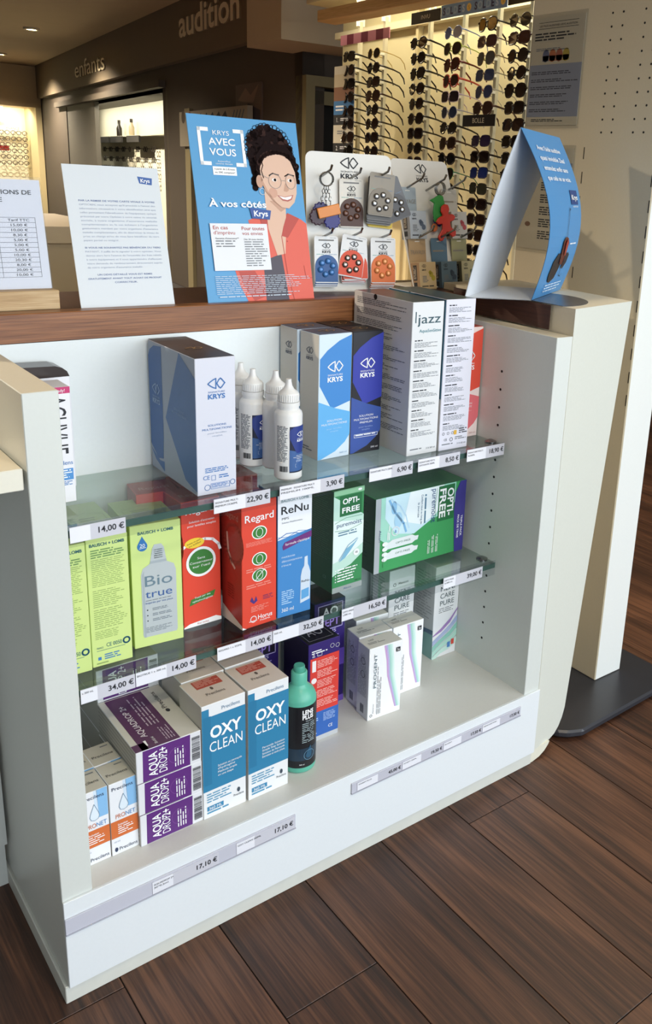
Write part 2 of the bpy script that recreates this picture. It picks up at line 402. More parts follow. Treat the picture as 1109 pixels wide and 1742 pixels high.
# ------------------------------------------------------------------ eyewear
def lens_pts(shape, sx):
    out = []
    for i in range(16):
        a = 2 * PI * i / 16; r = {0: (0.0255, 0.022), 1: (0.029, 0.021), 2: (0.027, 0.0235)}[shape]
        p = {0: 1.0, 1: 0.62, 2: 0.8}[shape]
        c, s_ = math.cos(a), math.sin(a)
        x = r[0] * math.copysign(abs(c) ** p, c); z = r[1] * math.copysign(abs(s_) ** p, s_)
        if shape == 2 and z < 0: x *= 0.88
        out.append((sx * 0.033 + x, z))
    return out
_G = {}
def glasses_meshes(shape, fcol, lcol, thick):
    k = (shape, fcol, lcol, thick)
    if k in _G: return _G[k]
    fm = M(fcol, 0.25); fr = MB(); lens = []
    for sx in (-1, 1):
        p = lens_pts(shape, sx); fr.tube([(x, -0.004 * (abs(x) / 0.05) ** 2 * -1, z) for x, z in p], thick, 6, fm, closed=True)
        lm = MB(); lm.face([(x, -0.0012 + 0.004 * (abs(x) / 0.05) ** 2, z) for x, z in p], M(lcol, 0.06, spec=0.7)); lens.append(lm.mesh('lens'))
    fr.tube([(-0.009, 0, 0.006), (0, -0.002, 0.009), (0.009, 0, 0.006)], thick * 1.1, 6, fm)
    tmp = []
    for sx in (-1, 1):
        t = MB(); t.tube([(sx * 0.061, 0.004, 0.008), (sx * 0.067, 0.012, 0.008), (sx * 0.066, 0.07, 0.004), (sx * 0.063, 0.105, -0.002), (sx * 0.061, 0.128, -0.02), (sx * 0.06, 0.138, -0.042)], [thick * 1.6, thick * 1.5, thick * 1.2, thick * 1.1, thick * 1.2, thick], 6, fm); tmp.append(t.mesh('temple', True))
    _G[k] = (fr.mesh('frame', True), lens, tmp)
    return _G[k]
def sunglasses(loc, rot, shape, fcol, lcol, thick, label, group):
    f, ln, tp = glasses_meshes(shape, fcol, lcol, thick)
    t = thing('sunglasses', label, 'sunglasses', loc, rot, group)
    obj('frame', f, t)
    for m in ln: obj('lens', m, t)
    for m in tp: obj('temple', m, t)
    return t
DX = 0.078; dang = math.atan(DX)   # direction of the display wall
def dpl(y, off, z): return (2.084 + DX * y - off, y, z)
# lit back panel, cheeks and base of the sunglasses bay
bay = thing('sunglasses_bay', 'cream lit wall bay full of sunglasses behind the counter', 'display', dpl(2.1, -0.2, 0))
def bayobj(name, y0, y1, o0, o1, z0, z1, mat):
    b = bay.location; B = [dpl(y0, o1, z0), dpl(y0, o0, z0), dpl(y1, o0, z0), dpl(y1, o1, z0)]; B = [(p[0] - b.x, p[1] - b.y, p[2]) for p in B]
    return MB().prism(B, [q[:2] + (z1,) for q in B], mat).build(name, bay)
bayobj('back_panel', 1.2, 2.47, -0.22, -0.2, 0.3, 2.0, bay_m)
bayobj('back_panel', 2.49, 3.2, -0.22, -0.2, 0.3, 2.0, bay_m)
bayobj('divider_strip', 2.47, 2.49, -0.22, -0.17, 0.3, 2.0, M('#bdb08a', 0.5))
bayobj('canopy', 1.2, 3.2, -0.22, 0.02, 1.84, 1.9, M('#c9bd98', 0.6))
bayobj('base_shelf', 1.2, 3.1, -0.2, 0.1, 0.5, 0.54, beech)
bayobj('top_rail', 1.2, 3.2, -0.19, -0.15, 1.70, 1.73, M('#d8d0b4', 0.5))
area('bay_strip_light', dpl(2.1, 0.02, 1.83), dpl(2.1, -0.17, 1.2), 1.8, 0.06, 8, (1.0, 0.88, 0.62)).rotation_euler.z += 0
bm_ = MB(); B = [(1.93, 1.55, 1.655), (2.02, 1.55, 1.655), (2.06, 2.55, 1.655), (1.965, 2.55, 1.655)]
bm_.prism(B, [q[:2] + (1.70,) for q in B], beech); tag(bm_.build('wooden_beam', bevel=0.003), 'light wooden beam running above the sunglasses bay', 'beam')
cols = [(2.735, 1.566, 8, 'striped'), (2.517, 1.563, 8, 'striped'), (2.167, 1.578, 9, 'sign'), (1.93, 1.597, 12, 'sale'), (1.715, 1.606, 16, 'tint'), (1.53, 1.603, 12, 'edge')]
colname = ['first rod from the left', 'second rod from the left', 'third rod from the left', 'fourth rod from the left', 'fifth rod from the left', 'rod nearest the pegboard']
ordn = ['top', 'second', 'third', 'fourth', 'fifth', 'sixth', 'seventh', 'eighth', 'ninth', 'tenth', 'eleventh', 'twelfth', 'thirteenth', 'fourteenth', 'fifteenth', 'sixteenth']
DARK = '#14100e'; special = {
    (3, 0): ('#5c6f9c', '#46587f', 'blue'), (3, 1): ('#8c9a3c', '#171512', 'green'), (3, 2): ('#5b1712', '#3d1512', 'dark red'), (3, 3): ('#b0382c', '#2a1514', 'bright red'), (3, 4): ('#b7a3b5', '#2a2028', 'pale lilac'), (3, 5): ('#9a98a6', '#2b3650', 'clear'),
    (3, 7): ('#41261c', '#20130f', 'brown'), (3, 9): ('#1c6a46', '#1c1512', 'green armed'), (4, 0): ('#15110d', '#8a6a26', 'amber lensed'), (4, 1): ('#4d3a38', '#3d2a2c', 'plum'), (4, 2): ('#6a5030', '#4c5054', 'tortoiseshell'), (4, 3): ('#8c8470', '#38486a', 'slim blue'), (4, 4): ('#a9a290', '#303f66', 'clear blue'), (4, 5): ('#4a2f26', '#33211c', 'brown'),
    (4, 7): ('#16131c', '#2a2140', 'violet mirrored'), (4, 9): ('#10131c', '#1c2c66', 'blue mirrored'), (4, 10): ('#15130f', '#33342a', 'yellow trimmed'), (5, 0): ('#20221f', '#28302c', 'green lensed'), (5, 1): ('#3a2620', '#3a2022', 'brown'), (0, 0): (DARK, '#101010', 'black'), (1, 0): ('#b59a5c', '#17130f', 'gold rimmed'), (1, 3): ('#3a2218', '#2a1812', 'brown')}
rg = random.Random(11)
for ci, (y, z0, n, _) in enumerate(cols):
    rod = thing('display_rod', 'clear upright display rod, %s in the sunglasses bay' % colname[ci].replace(' from the left', ' counted from the left'), 'display rod', dpl(y, -0.02, 0.4), group='rods of the sunglasses bay')
    MB().box((-0.008, -0.008, 0), (0.008, 0.008, 1.32), M('#c9c3a8', 0.3)).build('upright', rod)
    MB().box((-0.02, -0.006, 1.30), (0.02, 0.006, 1.45), M('#e9e6d4', 0.4)).build('top_clip', rod)
    for r in range(n):
        z = z0 - 0.0585 * r
        MB().box((-0.05, -0.009, z - 0.4 - 0.002), (-0.008, 0.009, z - 0.4 + 0.008), M('#e4e0cf', 0.35)).build('nose_rest', rod)
        if (ci, r) in ((4, 6),): continue
        fc, lc, nm = special.get((ci, r), (DARK, ['#100d0c', '#1c1210', '#141414', '#241713'][rg.randrange(4)], 'black'))
        sh = 1 if (ci == 4 and r > 6) else rg.choice((0, 0, 2, 1))
        sunglasses(dpl(y, 0.045, z), (-0.10 + 0.08 * (rg.random() - 0.5), 0.05 * (rg.random() - .5), -PI / 2 - dang - 0.08 + 0.12 * (rg.random() - .5)), sh, fc, lc, 0.0028 if nm in ('black', 'brown', 'dark red', 'bright red', 'amber lensed') else 0.0016,
                   '%s sunglasses, %s pair on the %s' % (nm, ordn[r], colname[ci]), 'sunglasses in the wall bay')
# signs hung on the rods
def flat_sign(name, label, y0, y1, za, zb, off, draw, col, cat='sign'):
    a = Vector(dpl(y0, off, za)); b = Vector(dpl(y1, off, za)); W = (b - a).length
    o = MB().box((0, 0, 0), (W, 0.003, zb - za), M(col, 0.5)).build(name, None, a, (0, 0, math.atan2(b.y - a.y, b.x - a.x))); tag(o, label, cat)
    art = Art(); draw(Frame(art, (0, 0, 0), (W, 0, 0), (0, 0, zb - za))); art.finish(o); return o
flat_sign('striped_banner', 'pink and crimson striped banner strip on the left rods', 2.80, 2.38, 1.615, 1.657, 0.05, lambda F: [F.rect(0.14 + 0.3 * i, 0, 0.28 + 0.3 * i, 1, M('#6e1a35', 0.6)) for i in range(3)], '#c27f8e', 'banner')
flat_sign('brand_plate', 'black name plate left of the blue sale banner', 2.215, 2.01, 1.648, 1.692, 0.05, lambda F: F.text('INVU', 0.5, 0.33, 0.34, M('#cfc8b0', 0.5), w=0.3), '#0d0c0c')
def sale(F):
    cols_ = ['#232a55', '#8fa9c6', '#232a55', '#8fa9c6', '#232a55', '#a9bdd4']
    for k in range(2):
        for i, c in enumerate('SOLDES'): F.text(c, 0.05 + 0.5 * k + 0.062 * i, 0.24, 0.52, M(cols_[i], 0.5), bold=0.04)
        F.disc(0.445 + 0.5 * k, 0.5, 0.014, M('#d8b85e', 0.5), 2); F.text('%', 0.445 + 0.5 * k, 0.35, 0.3, M('#8f7a3a', 0.5), l=3)
flat_sign('sale_banner', 'blue sale banner with navy letters across the rods', 2.005, 1.60, 1.651, 1.698, 0.05, sale, '#6f90b8', 'banner')
flat_sign('header_plate', 'plain black header plate right of the blue sale banner', 1.595, 1.42, 1.655, 1.70, 0.05, lambda F: None, '#0d0c0c')
flat_sign('brand_plate', 'black name plate low among the sunglasses', 1.818, 1.62, 1.248, 1.29, 0.055, lambda F: F.text('BOLLE', 0.5, 0.3, 0.42, M('#cfc8b0', 0.5), w=0.36), '#0d0c0c')
def bann(F):
    F.rect(0, .82, 1, .93, M('#c7b99a', .6)); F.rect(0, .70, 1, .82, M('#8a6248', .6)); F.rect(0, .58, 1, .70, M('#3f78ae', .6)); F.lines(.1, .6, .8, .66, 2, WH)
    F.rect(0, .49, 1, .58, M('#17171a', .6)); F.text('1.', .2, .515, .04, WH); F.lines(.35, .52, .9, .55, 2, WH)
    F.rect(0, .24, 1, .33, M('#17171a', .6)); F.text('2.', .2, .265, .04, WH); F.lines(.35, .27, .9, .3, 2, WH); F.lines(.2, .4, .8, .44, 2, GREYINK); F.lines(.15, .12, .85, .16, 2, INK)
flat_sign('info_banner', 'narrow upright info banner with numbered steps left of the sunglasses', 2.87, 2.68, 1.02, 1.53, 0.04, bann, '#cfc8b4', 'banner')

# ------------------------------------------------------------------ far bays with spectacles
def spectacles(loc, rot, label, group, col='#3a342c'):
    k = ('far', col)
    if k not in _G:
        mb = MB()
        for sx in (-1, 1): mb.tube([(x, 0, z) for x, z in lens_pts(0, sx)], 0.0045, 5, M(col, 0.3), closed=True)
        mb.tube([(-0.009, 0, 0.006), (0.009, 0, 0.006)], 0.003, 5, M(col, 0.3))
        for sx in (-1, 1): mb.tube([(sx * 0.062, 0, 0.008), (sx * 0.064, 0.07, 0.004), (sx * 0.062, 0.13, -0.03)], 0.003, 5, M(col, 0.3))
        _G[k] = mb.mesh('spectacles', True)
    tag(obj('spectacles', _G[k], None, loc, rot, 1.25), label, 'spectacles', group)
nb = thing('wall_niche', 'lit cream niche with spectacles under the far soffit', 'display', wp(9, -0.45, 0))
def nobj(name, s0, s1, n0, n1, z0, z1, mat, parent=nb):
    b = parent.location; m_ = wbox(MB(), s0, s1, n0, n1, z0, z1, mat); m_.v = [(x - b.x, y - b.y, z - b.z) for x, y, z in m_.v]; return m_.build(name, parent)
nobj('back_panel', 7.2, 12.4, -0.50, -0.45, 0, 1.9, M('#e3e0cc', 0.6, var=0.03, scale=6))
nobj('canopy', 7.2, 12.3, -0.45, 0.06, 1.70, 1.76, M('#4c443a', 0.7))
nobj('jamb', 10.16, 11.8, -0.06, -0.01, 0, 1.70, M('#4b4841', 0.7, var=0.05, scale=8))
nobj('side_cheek', 7.15, 7.2, -0.45, 0.0, 0, 1.7, M('#5a5040', 0.7)); nobj('side_cheek', 12.25, 12.3, -0.45, -0.15, 0, 1.7, M('#b5ad94', 0.7))
nobj('glass_shelf', 8.0, 11.9, -0.45, -0.3, 1.335, 1.345, M('#b9b7a4', 0.3))
area('niche_light', wp(10.2, -0.12, 1.69), wp(10.2, -0.40, 0.9), 3.4, 0.1, 26, (1.0, 0.93, 0.75))
ang = -PI / 2 - math.atan(0.14)
for i in range(8):
    for r in range(4):
        spectacles(wp(9.15 + 0.34 * i, -0.40, 1.20 - 0.115 * r), (0, 0, ang), 'dark spectacles in the far niche, %s row, place %s from the right' % (ordn[r], ordn[i].replace('top', 'first')), 'spectacles in the far niche', '#2b241d')
for i, s in enumerate((9.3, 10.1, 10.75)):
    for j, zz in enumerate((1.27, 0.93)):
        t = tag(wbox(MB(), s, s + 0.55, -0.30, -0.28, zz, zz + 0.07, M('#262421', .6)).build('shelf_sign'), 'dark name strip in the far niche, %s row, %s from the right' % (['upper', 'lower'][j], ordn[i].replace('top', 'first')), 'sign', 'name strips in the far niche')
for s, c, lb in ((10.6, '#2a2420', 'dark bottle standing on the top shelf of the far niche'), (10.0, '#b9a98c', 'pale bottle standing on the top shelf of the far niche')):
    p = wp(s, -0.38, 1.345); t = thing('bottle', lb, 'bottle', p)
    MB().lathe([(0.03, 0), (0.032, 0.01), (0.032, 0.1), (0.018, 0.13), (0.014, 0.15)], 14, M(c, 0.3)).build('body', t, smooth=True); MB().lathe([(0.017, 0.15), (0.017, 0.19)], 12, M('#3a332c', .4)).build('cap', t)
# end bay facing the counter at the far left
eb = thing('end_bay', 'beige headed spectacles bay at the far left end', 'display', (3.6, 13.5, 0))
MB().box((-1.2, 0, 1.74), (0.58, 0.6, 2.3), beige_m).build('header_box', eb); MB().box((-1.2, 0.55, 0), (0.5, 0.6, 1.74), M('#e4ddc2', .6, var=.03, scale=6)).build('back_panel', eb); MB().box((0.5, 0.0, 0), (0.58, 0.6, 1.74), M('#c9b98e', .6)).build('side_cheek', eb)
area('end_bay_light', (3.3, 13.75, 1.72), (3.3, 14.0, 1.0), 1.4, 0.1, 22, (1.0, 0.9, 0.68))
for i in range(4):
    for r in range(6):
        spectacles((3.98 - 0.16 * i, 13.84, 1.38 - 0.085 * r), (0, 0, 0), 'thin spectacles in the far left bay, %s row, place %s from the right' % (ordn[r], ordn[i].replace('top', 'first')), 'spectacles in the far left bay', '#4a3f34')
o = MB().box((0, 0, 0), (0.75, 0.02, 0.06), M('#e9e4d0', .5)).build('header_sign', None, (3.25, 13.93, 1.41)); tag(o, 'cream header sign above the far left spectacles', 'sign'); a = Art(); F = Frame(a, (0, 0, 0), (.75, 0, 0), (0, 0, .06)); F.text('RNANCE', .97, .25, .55, INK, al='R'); a.finish(o)
o = MB().box((0, 0, 0), (0.7, 0.02, 0.075), M('#a8322c', .5)).build('red_sign', None, (3.1, 13.88, 1.12)); tag(o, 'red strip sign between the far left spectacles', 'sign')
o = MB().box((0, 0, 0), (0.3, 0.01, 0.22), M('#dfdccb', .5)).build('info_card', None, (3.47, 13.93, 1.53)); tag(o, 'small pale card above the far left header sign', 'card'); a = Art(); F = Frame(a, (0, 0, 0), (.3, 0, 0), (0, 0, .22)); F.brand(.7, .75, .3, INK, sig=False, name=False); F.lines(.3, .1, .9, .4, 3, GREYINK); a.finish(o)
# dark poster and play board on the wall
o = wbox(MB(), 4.86, 5.37, 0.0, 0.01, 1.36, 1.62, M('#5a4a44', .6)).build('wall_poster'); tag(o, 'dim brownish poster on the dark wall', 'poster')
a = Art(); F = Frame(a, wp(5.37, 0.011, 1.36), Vector(wp(4.86, 0, 0)) - Vector(wp(5.37, 0, 0)), (0, 0, .26)); F.poly([(.05, .1), (.5, .5), (.95, .3), (.95, .05)], M('#2b2430', .6)); F.poly([(.1, .6), (.4, .9), (.6, .7), (.9, .95), (.7, .5), (.3, .55)], M('#7a6258', .6), 2); a.finish(o)
o = wbox(MB(), 5.0, 6.6, 0.02, 0.06, 1.2, 1.47, M('#8d8474', .6)).build('play_board'); tag(o, 'white board with dark and red cut-out shapes behind the blue poster', 'board')
a = Art(); F = Frame(a, wp(6.6, 0.061, 1.2), Vector(wp(5.0, 0, 0)) - Vector(wp(6.6, 0, 0)), (0, 0, .27))
F.disc(.18, .8, .05, M('#7d2a22', .6)); F.disc(.07, .85, .05, M('#4a4038', .6))
for i in range(5): F.poly([(.3 + .09 * i, .75), (.36 + .09 * i, .92), (.39 + .09 * i, .72), (.33 + .09 * i, .6)], M('#1d1d24', .6), 2)
for i in range(4): F.stroke([(.8 + .04 * i, .6), (.84 + .04 * i, .9)], .015, M('#2c4660', .6), 2)
a.finish(o)
# beige desk seen between the cards, beyond the counter
dk = thing('reception_desk', 'beige desk block beyond the counter, seen between the cards', 'desk', (0.15, 1.2, 0))
MB().box((0, 0, 0), (0.42, 0.5, 0.86), M('#a39478', .6, var=.04, scale=30)).build('body', dk); MB().box((-0.01, -0.01, 0.86), (0.43, 0.51, 0.897), M('#b0a084', .55, var=.04, scale=30)).build('desk_top', dk)

# ------------------------------------------------------------------ the shelf cabinet
ZT, ZM, ZF, YB, XL, XR = 0.608, 0.385, 0.1615, 0.297, 0.0375, 0.8115
cab = thing('shelf_cabinet', 'white open shelf cabinet under the wooden counter', 'cabinet', (0, 0, 0))
MB().box((0, 0, 0.03), (XL, YB, 0.8095), white_lam, {'top': warm_tint_lam}).build('side_panel', cab, bevel=0.0008)
rp_ = MB().box((XR, 0, 0.03), (0.849, YB, 0.8125), white_lam, {'top': warm_tint_lam}).build('side_panel', cab, bevel=0.0008)
for i in range(20):
    z = 0.7347 - 0.032 * i
    if abs(z - ZT) < 0.012 or abs(z - ZM) < 0.012 or z < 0.2: continue
    MB().lathe([(0.0024, 0), (0.0024, 0.0005)], 10, black_m).build('pin_hole', rp_, (XR - 0.0003, 0.120, z), (0, PI / 2, 0))
MB().box((0.0, YB, 0.03), (0.849, YB + 0.018, 0.806), M('#e3e9ea', 0.35, var=0.02, scale=220)).build('back_panel', cab)
MB().box((XL, 0.0, 0.14), (XR, YB, ZF), grey_shelf).build('floor_panel', cab)
MB().box((0.0, -0.004, 0.028), (0.849, 0.0, 0.1612), M('#e2e7ea', 0.3, var=0.02, scale=220)).build('front_fascia', cab, bevel=0.0006)
MB().box((-0.004, 0.0015, 0.0), (0.8485, YB, 0.0275), plinth_m).build('plinth', cab, bevel=0.001)
# clear label rails on the fascia
for x0, x1, z0, z1 in ((0.0, 0.331, 0.1135, 0.1375), (0.431, 0.799, 0.1265, 0.1455)):
    MB().box((x0, -0.0062, z0), (x1, -0.0042, z1), M('#c3c4d0', 0.15, spec=0.7)).build('label_rail', cab, bevel=0.0004)
    MB().box((x0, -0.0075, z0), (x1, -0.0042, z0 + 0.0016), M('#aeb0bc', 0.15)).build('rail_lip', cab)

def glass_shelf(z, label):
    t = thing('glass_shelf', label, 'shelf', (0, 0, z), group='glass shelves of the cabinet')
    MB().box((XL + 0.001, 0.099, -0.010), (XR - 0.001, YB - 0.001, 0.0), shelf_glass, {'front': glass_edge}).build('glass_pane', t)
    MB().box((XL + 0.02, 0.0935, -0.0205), (XR - 0.006, 0.0947, 0.0075), clear_plastic).build('label_rail', t)
    MB().box((XL + 0.02, 0.0935, 0.001), (XR - 0.006, 0.112, 0.0018), clear_plastic).build('rail_clip', t)
    for x in (XL + 0.013, XR - 0.013):
        for y in (0.122, 0.27):
            MB().lathe([(0.0105, 0), (0.0105, 0.003), (0.006, 0.005), (0.004, 0.006)], 16, metal).build('shelf_support', t, (x, y, 0.0002), smooth=True)
glass_shelf(ZT, 'upper glass shelf with a clear label rail')
glass_shelf(ZM, 'lower glass shelf with a clear label rail')

def price(x0, x1, zb, zt, y, txt, split, label, grey='#c9c9d2', words=()):
    W = x1 - x0; H = zt - zb
    o = MB().box((0, 0, 0), (W, 0.0005, H), M(grey, 0.45)).build('price_label', None, (x0, y, zb)); tag(o, label, 'price label', 'price labels on the rails')
    a = Art(); F = Frame(a, (0, 0, 0), (W, 0, 0), (0, 0, H)); F.rect(0, 0.03, split, 0.97, M('#e6e7ee', .5)); 
    F.text(txt, .97, .36, .36, INK, al='R', bold=0.012)
    for i, q in enumerate(words): F.text(q, .02, .68 - .24 * i, .13, INK, al='L', w=min(.5, .026 * len(q)))
    a.finish(o)
yr = 0.0930
PW_ = {'22,90 €': ('SIGNATURE MULTI', 'PREMIUM 3X360ML'), '3,90 €': ('PREMIUM   SIGNATURE MULTI', '                  PREMIUM 100ML'), '6,90 €': ('SIGNATURE MULTI 250ML',), '8,50 €': ('SIGNATURE KRYS', 'OXYDANTE 350ML'), '18,90 €': ('SIGNATURE MULTI', '4x360ML')}
PW2_ = [('x 300 mL',), ('BIOTRUE 1 x 300 mL',), ('REGARD 1 x 355ML',), ('360 mL',), ('OPTI FREE', 'x300 mL'), ('OPTI FREE', '3x300 mL')]
for x0, x1, t, s, lb in ((0.0675, 0.137, '14,00 €', .36, 'price label 14,00 € at the left end of the upper shelf'), (0.2583, 0.3447, '22,90 €', .55, 'price label 22,90 € below the tall blue and white carton'), (0.36, 0.4706, '3,90 €', .62, 'price label 3,90 € below the dropper bottles'), (0.517, 0.602, '6,90 €', .5, 'price label 6,90 € below the narrow blue cartons'), (0.613, 0.702, '8,50 €', .5, 'price label 8,50 € below the tall white cartons'), (0.718, 0.8045, '18,90 €', .5, 'price label 18,90 € at the right end of the upper shelf')):
    price(x0, x1, ZT - 0.015, ZT + 0.006, yr, t, s, lb, words=PW_.get(t, ()))
for x0, x1, t, s, lb in ((0.0675, 0.1395, '34,00 €', .3, 'price label 34,00 € at the left end of the lower shelf'), (0.1405, 0.227, '14,00 €', .5, 'price label 14,00 € below the lime green cartons'), (0.2595, 0.3485, '14,00 €', .5, 'price label 14,00 € below the red cartons'), (0.3495, 0.4386, '32,50 €', .5, 'price label 32,50 € below the blue and white carton'), (0.4725, 0.5603, '16,50 €', .25, 'price label 16,50 € below the narrow green carton'), (0.6826, 0.774, '39,00 €', .3, 'price label 39,00 € below the wide green carton')):
    price(x0, x1, ZM - 0.0175, ZM + 0.0035, yr, t, s, lb, words=PW2_.pop(0))
for x0, x1, t, z, lb in ((0.112, 0.2075, '17,10 €', 0.1155, 'price label below the purple cartons on the bottom board'), (0.2345, 0.329, '17,10 €', 0.1155, 'price label below the cleaning cartons on the bottom board')):
    price(x0, x1, z, z + 0.0195, -0.0068, t, .3, lb, words=('AQUADROP 2+', '30*0.5ml') if x0 < .2 else ('OXY CLEAN 360ML',))
for x0, x1, t, lb in ((0.441, 0.5285, '45,00 €', 'price label 45,00 € at the left end of the right bottom rail'), (0.5295, 0.6155, '19,50 €', 'price label 19,50 € second on the right bottom rail'), (0.6165, 0.704, '17,50 €', 'price label 17,50 € third on the right bottom rail'), (0.705, 0.7975, '17,50 €', 'price label 17,50 € at the right end of the right bottom rail')):
    price(x0, x1, 0.1285, 0.1435, -0.0068, t, .45, lb, grey='#bfbfca', words={'45,00 €': ('AOSEPT PLUS',), '19,50 €': ('AOSEPT 360ML',)}.get(t, ('PROGENT',) if x0 < .7 else ('MENICARE PURE',)))

# ------------------------------------------------------------------ counter top, end pillar, neighbours
ct = thing('wooden_counter', 'brown wooden counter top above the open shelves', 'counter', (0, YB, 0.804))
MB().box((-0.6, 0.0, 0), (0.848, 0.025, 0.041), mahog).build('front_edge', ct, bevel=0.0012)
MB().box((-0.6, 0.025, 0.005), (0.975, 0.20, 0.0408), mahog_shaded).build('top_board', ct)
pil = thing('counter_end', 'cream rounded end block closing the counter on the right', 'counter end', (0.849, 0, 0))
def fy(x): return 0.19 * x
prof = [(0.0, 0.857), (0.189, 0.857), (0.106, 0.095)] + [(0.106 - 0.05 * (1 - math.cos(t)) * 1.0, 0.095 - 0.07 * math.sin(t)) for t in (0.3, 0.6, 0.9, 1.2, 1.57)] + [(0.0, 0.0285)]
prof = [(x, z) for x, z in prof]
pb = MB(); pb.prism([(x, fy(x), z) for x, z in prof], [(x + (0.026 if z > .5 else 0.0), 0.36, z) for x, z in prof], warm_tint_lam, mbot=M('#d5d7cd', 0.42, var=0.03, scale=220)); pb.build('end_body', pil, smooth=False)
pp_ = [(0.0, 0.0), (0.006, 0.0), (0.024, 0.004), (0.038, 0.012), (0.047, 0.022), (0.050, 0.028), (0.0, 0.028)]
MB().prism([(x, 0.004, z) for x, z in pp_], [(x, 0.25, z) for x, z in pp_], M('#dedccb', .45, var=.04, scale=60)).build('end_plinth', pil)
MB().box((-0.0012, 0.054, 0.815), (0.0, 0.30, 0.8555), mahog_shaded).build('wood_facing', pil)
cxy = (0.022, 0.125); rr = 0.1
ip = []
for i in range(40):
    t = 2 * PI * i / 40; ip.append((max(0.001, cxy[0] + rr * math.cos(t)), cxy[1] + rr * math.sin(t)))
MB().prism([(x, y, 0.8571) for x, y in ip], [(x, y, 0.8578) for x, y in ip], M('#4c5058', 0.25, spec=.6)).build('round_inlay', pil)
# lower unit to the left of the cabinet
lu = thing('side_unit', 'lower white unit with a tan top left of the cabinet', 'cabinet', (0, 0, 0))
MB().box((-1.3, 0.005, 0.7025), (-0.003, 0.30, 0.727), warm_lam, {'top': warm_tint_lam}).build('worktop', lu, bevel=0.001)
MB().box((-1.3, 0.242, 0.083), (-0.004, 0.30, 0.70), white_lam).build('front_panel', lu); MB().box((-1.3, 0.26, 0.0), (-0.004, 0.30, 0.081), white_lam).build('plinth', lu)
# perforated panel with its base plate
pg = thing('perforated_panel', 'tall beige perforated panel with a white front edge, standing on a dark plate', 'panel', (1.15, 0.105, 0))
MB().box((0, 0, 0.02), (0.085, 0.347, 2.3), peg_m, {'front': M('#e6e8e4', 0.4, var=0.02, scale=200)}).build('board', pg, bevel=0.002)
hm = MB().lathe([(0.0021, 0), (0.0021, 0.0006)], 10, black_m).mesh('hole'); sm = MB().box((0, -0.0009, -0.0112), (0.0006, 0.0009, 0.0112), black_m).mesh('slot')
for y in (0.2415, 0.216, 0.1648, 0.1402):
    for i in range(12):
        z = 1.149 + 0.0234 * i
        obj('hole', hm, pg, (-0.0003, y - 0.105, z), (0, PI / 2, 0))
for y in (0.280, 0.109):
    for i in range(11): obj('slot', sm, pg, (-0.0004, y - 0.105, 1.1105 - 0.0464 * i), (0, 0, 0))
bp = [(0.93, 0.06), (0.945, 0.025), (0.962, 0.010), (0.99, -0.003), (1.23, 0.006), (1.30, 0.03), (1.318, 0.08), (1.318, 0.5), (0.93, 0.5)]
MB().prism([(x - 1.15, y - 0.105, 0.004) for x, y in bp], [(x - 1.15, y - 0.105, 0.02) for x, y in bp], M('#2f3036', 0.35, var=0.08, scale=300)).build('base_plate', pg, bevel=0.004)
def notice(label, y0, y1, z0, z1, draw):
    W = y1 - y0; H = z1 - z0
    t = thing('wall_notice', label, 'notice', (1.1485, y1, z0), (0, 0, -PI / 2), group='framed notices on the perforated panel')
    MB().box((-0.006, -0.003, -0.006), (W + 0.006, -0.0005, H + 0.006), clear_plastic).build('clear_sleeve', t)
    s = MB().box((0, 0.0, 0), (W, 0.001, H), M('#c3b9a2', 0.6)).build('paper_sheet', t); a = Art(); draw(Frame(a, (0, 0, 0), (W, 0, 0), (0, 0, H))); a.finish(s)
def nt1(F):
    F.rect(0, .08, 1, .57, M('#8b8f9c', .6)); F.text('LES PILES AUDITIVES KRYS AUDITION', .5, .915, .018, INK, w=.72); F.stroke([(.12, .9), (.88, .9)], .0008, INK); F.stroke([(.12, .955), (.88, .955)], .0008, INK)
    F.lines(.06, .78, .85, .86, 3, INK, rag=.6)
    for i, c in enumerate(('#5a5f7c', '#b0643c', '#a05a44', '#b09a3c')): F.disc(.3 + .13 * i, .65, .009, M(c, .6), 2, ry=.012); F.rect(.24 + .13 * i, .6, .36 + .13 * i, .65, M(c, .6), 2)
    F.lines(.1, .69, .8, .72, 2, GREYINK)
    for i in range(6): F.lines(.04, .12 + .07 * i, .96, .155 + .07 * i, 2, M('#3d3f4a', .6), seed=i)
    F.lines(.1, .03, .8, .06, 2, INK)
notice('upper paper notice with a grey text block on the perforated panel', 0.306, 0.446, 1.163, 1.366, nt1)
def nt2(F):
    F.rect(0, .72, 1, .86, M('#8b8f9c', .6)); F.lines(.05, .9, .9, .97, 3, INK); F.lines(.3, .74, .7, .84, 3, INK)
    for i in range(5): F.lines(.42, .1 + .12 * i, .72, .19 + .12 * i, 4, INK, seed=i); F.lines(.8, .12 + .12 * i, .95, .17 + .12 * i, 2, INK, seed=i + 3)
    F.stroke([(.76, .08), (.76, .7)], .0006, INK); F.disc(.2, .25, .008, M('#7a5a44', .6), 2, ry=.005)
notice('lower paper notice with columns, behind the folded tent card', 0.306, 0.446, 0.915, 1.119, nt2)

# ------------------------------------------------------------------ upper shelf
GOLD = M('#c9a46a', .35, .6)
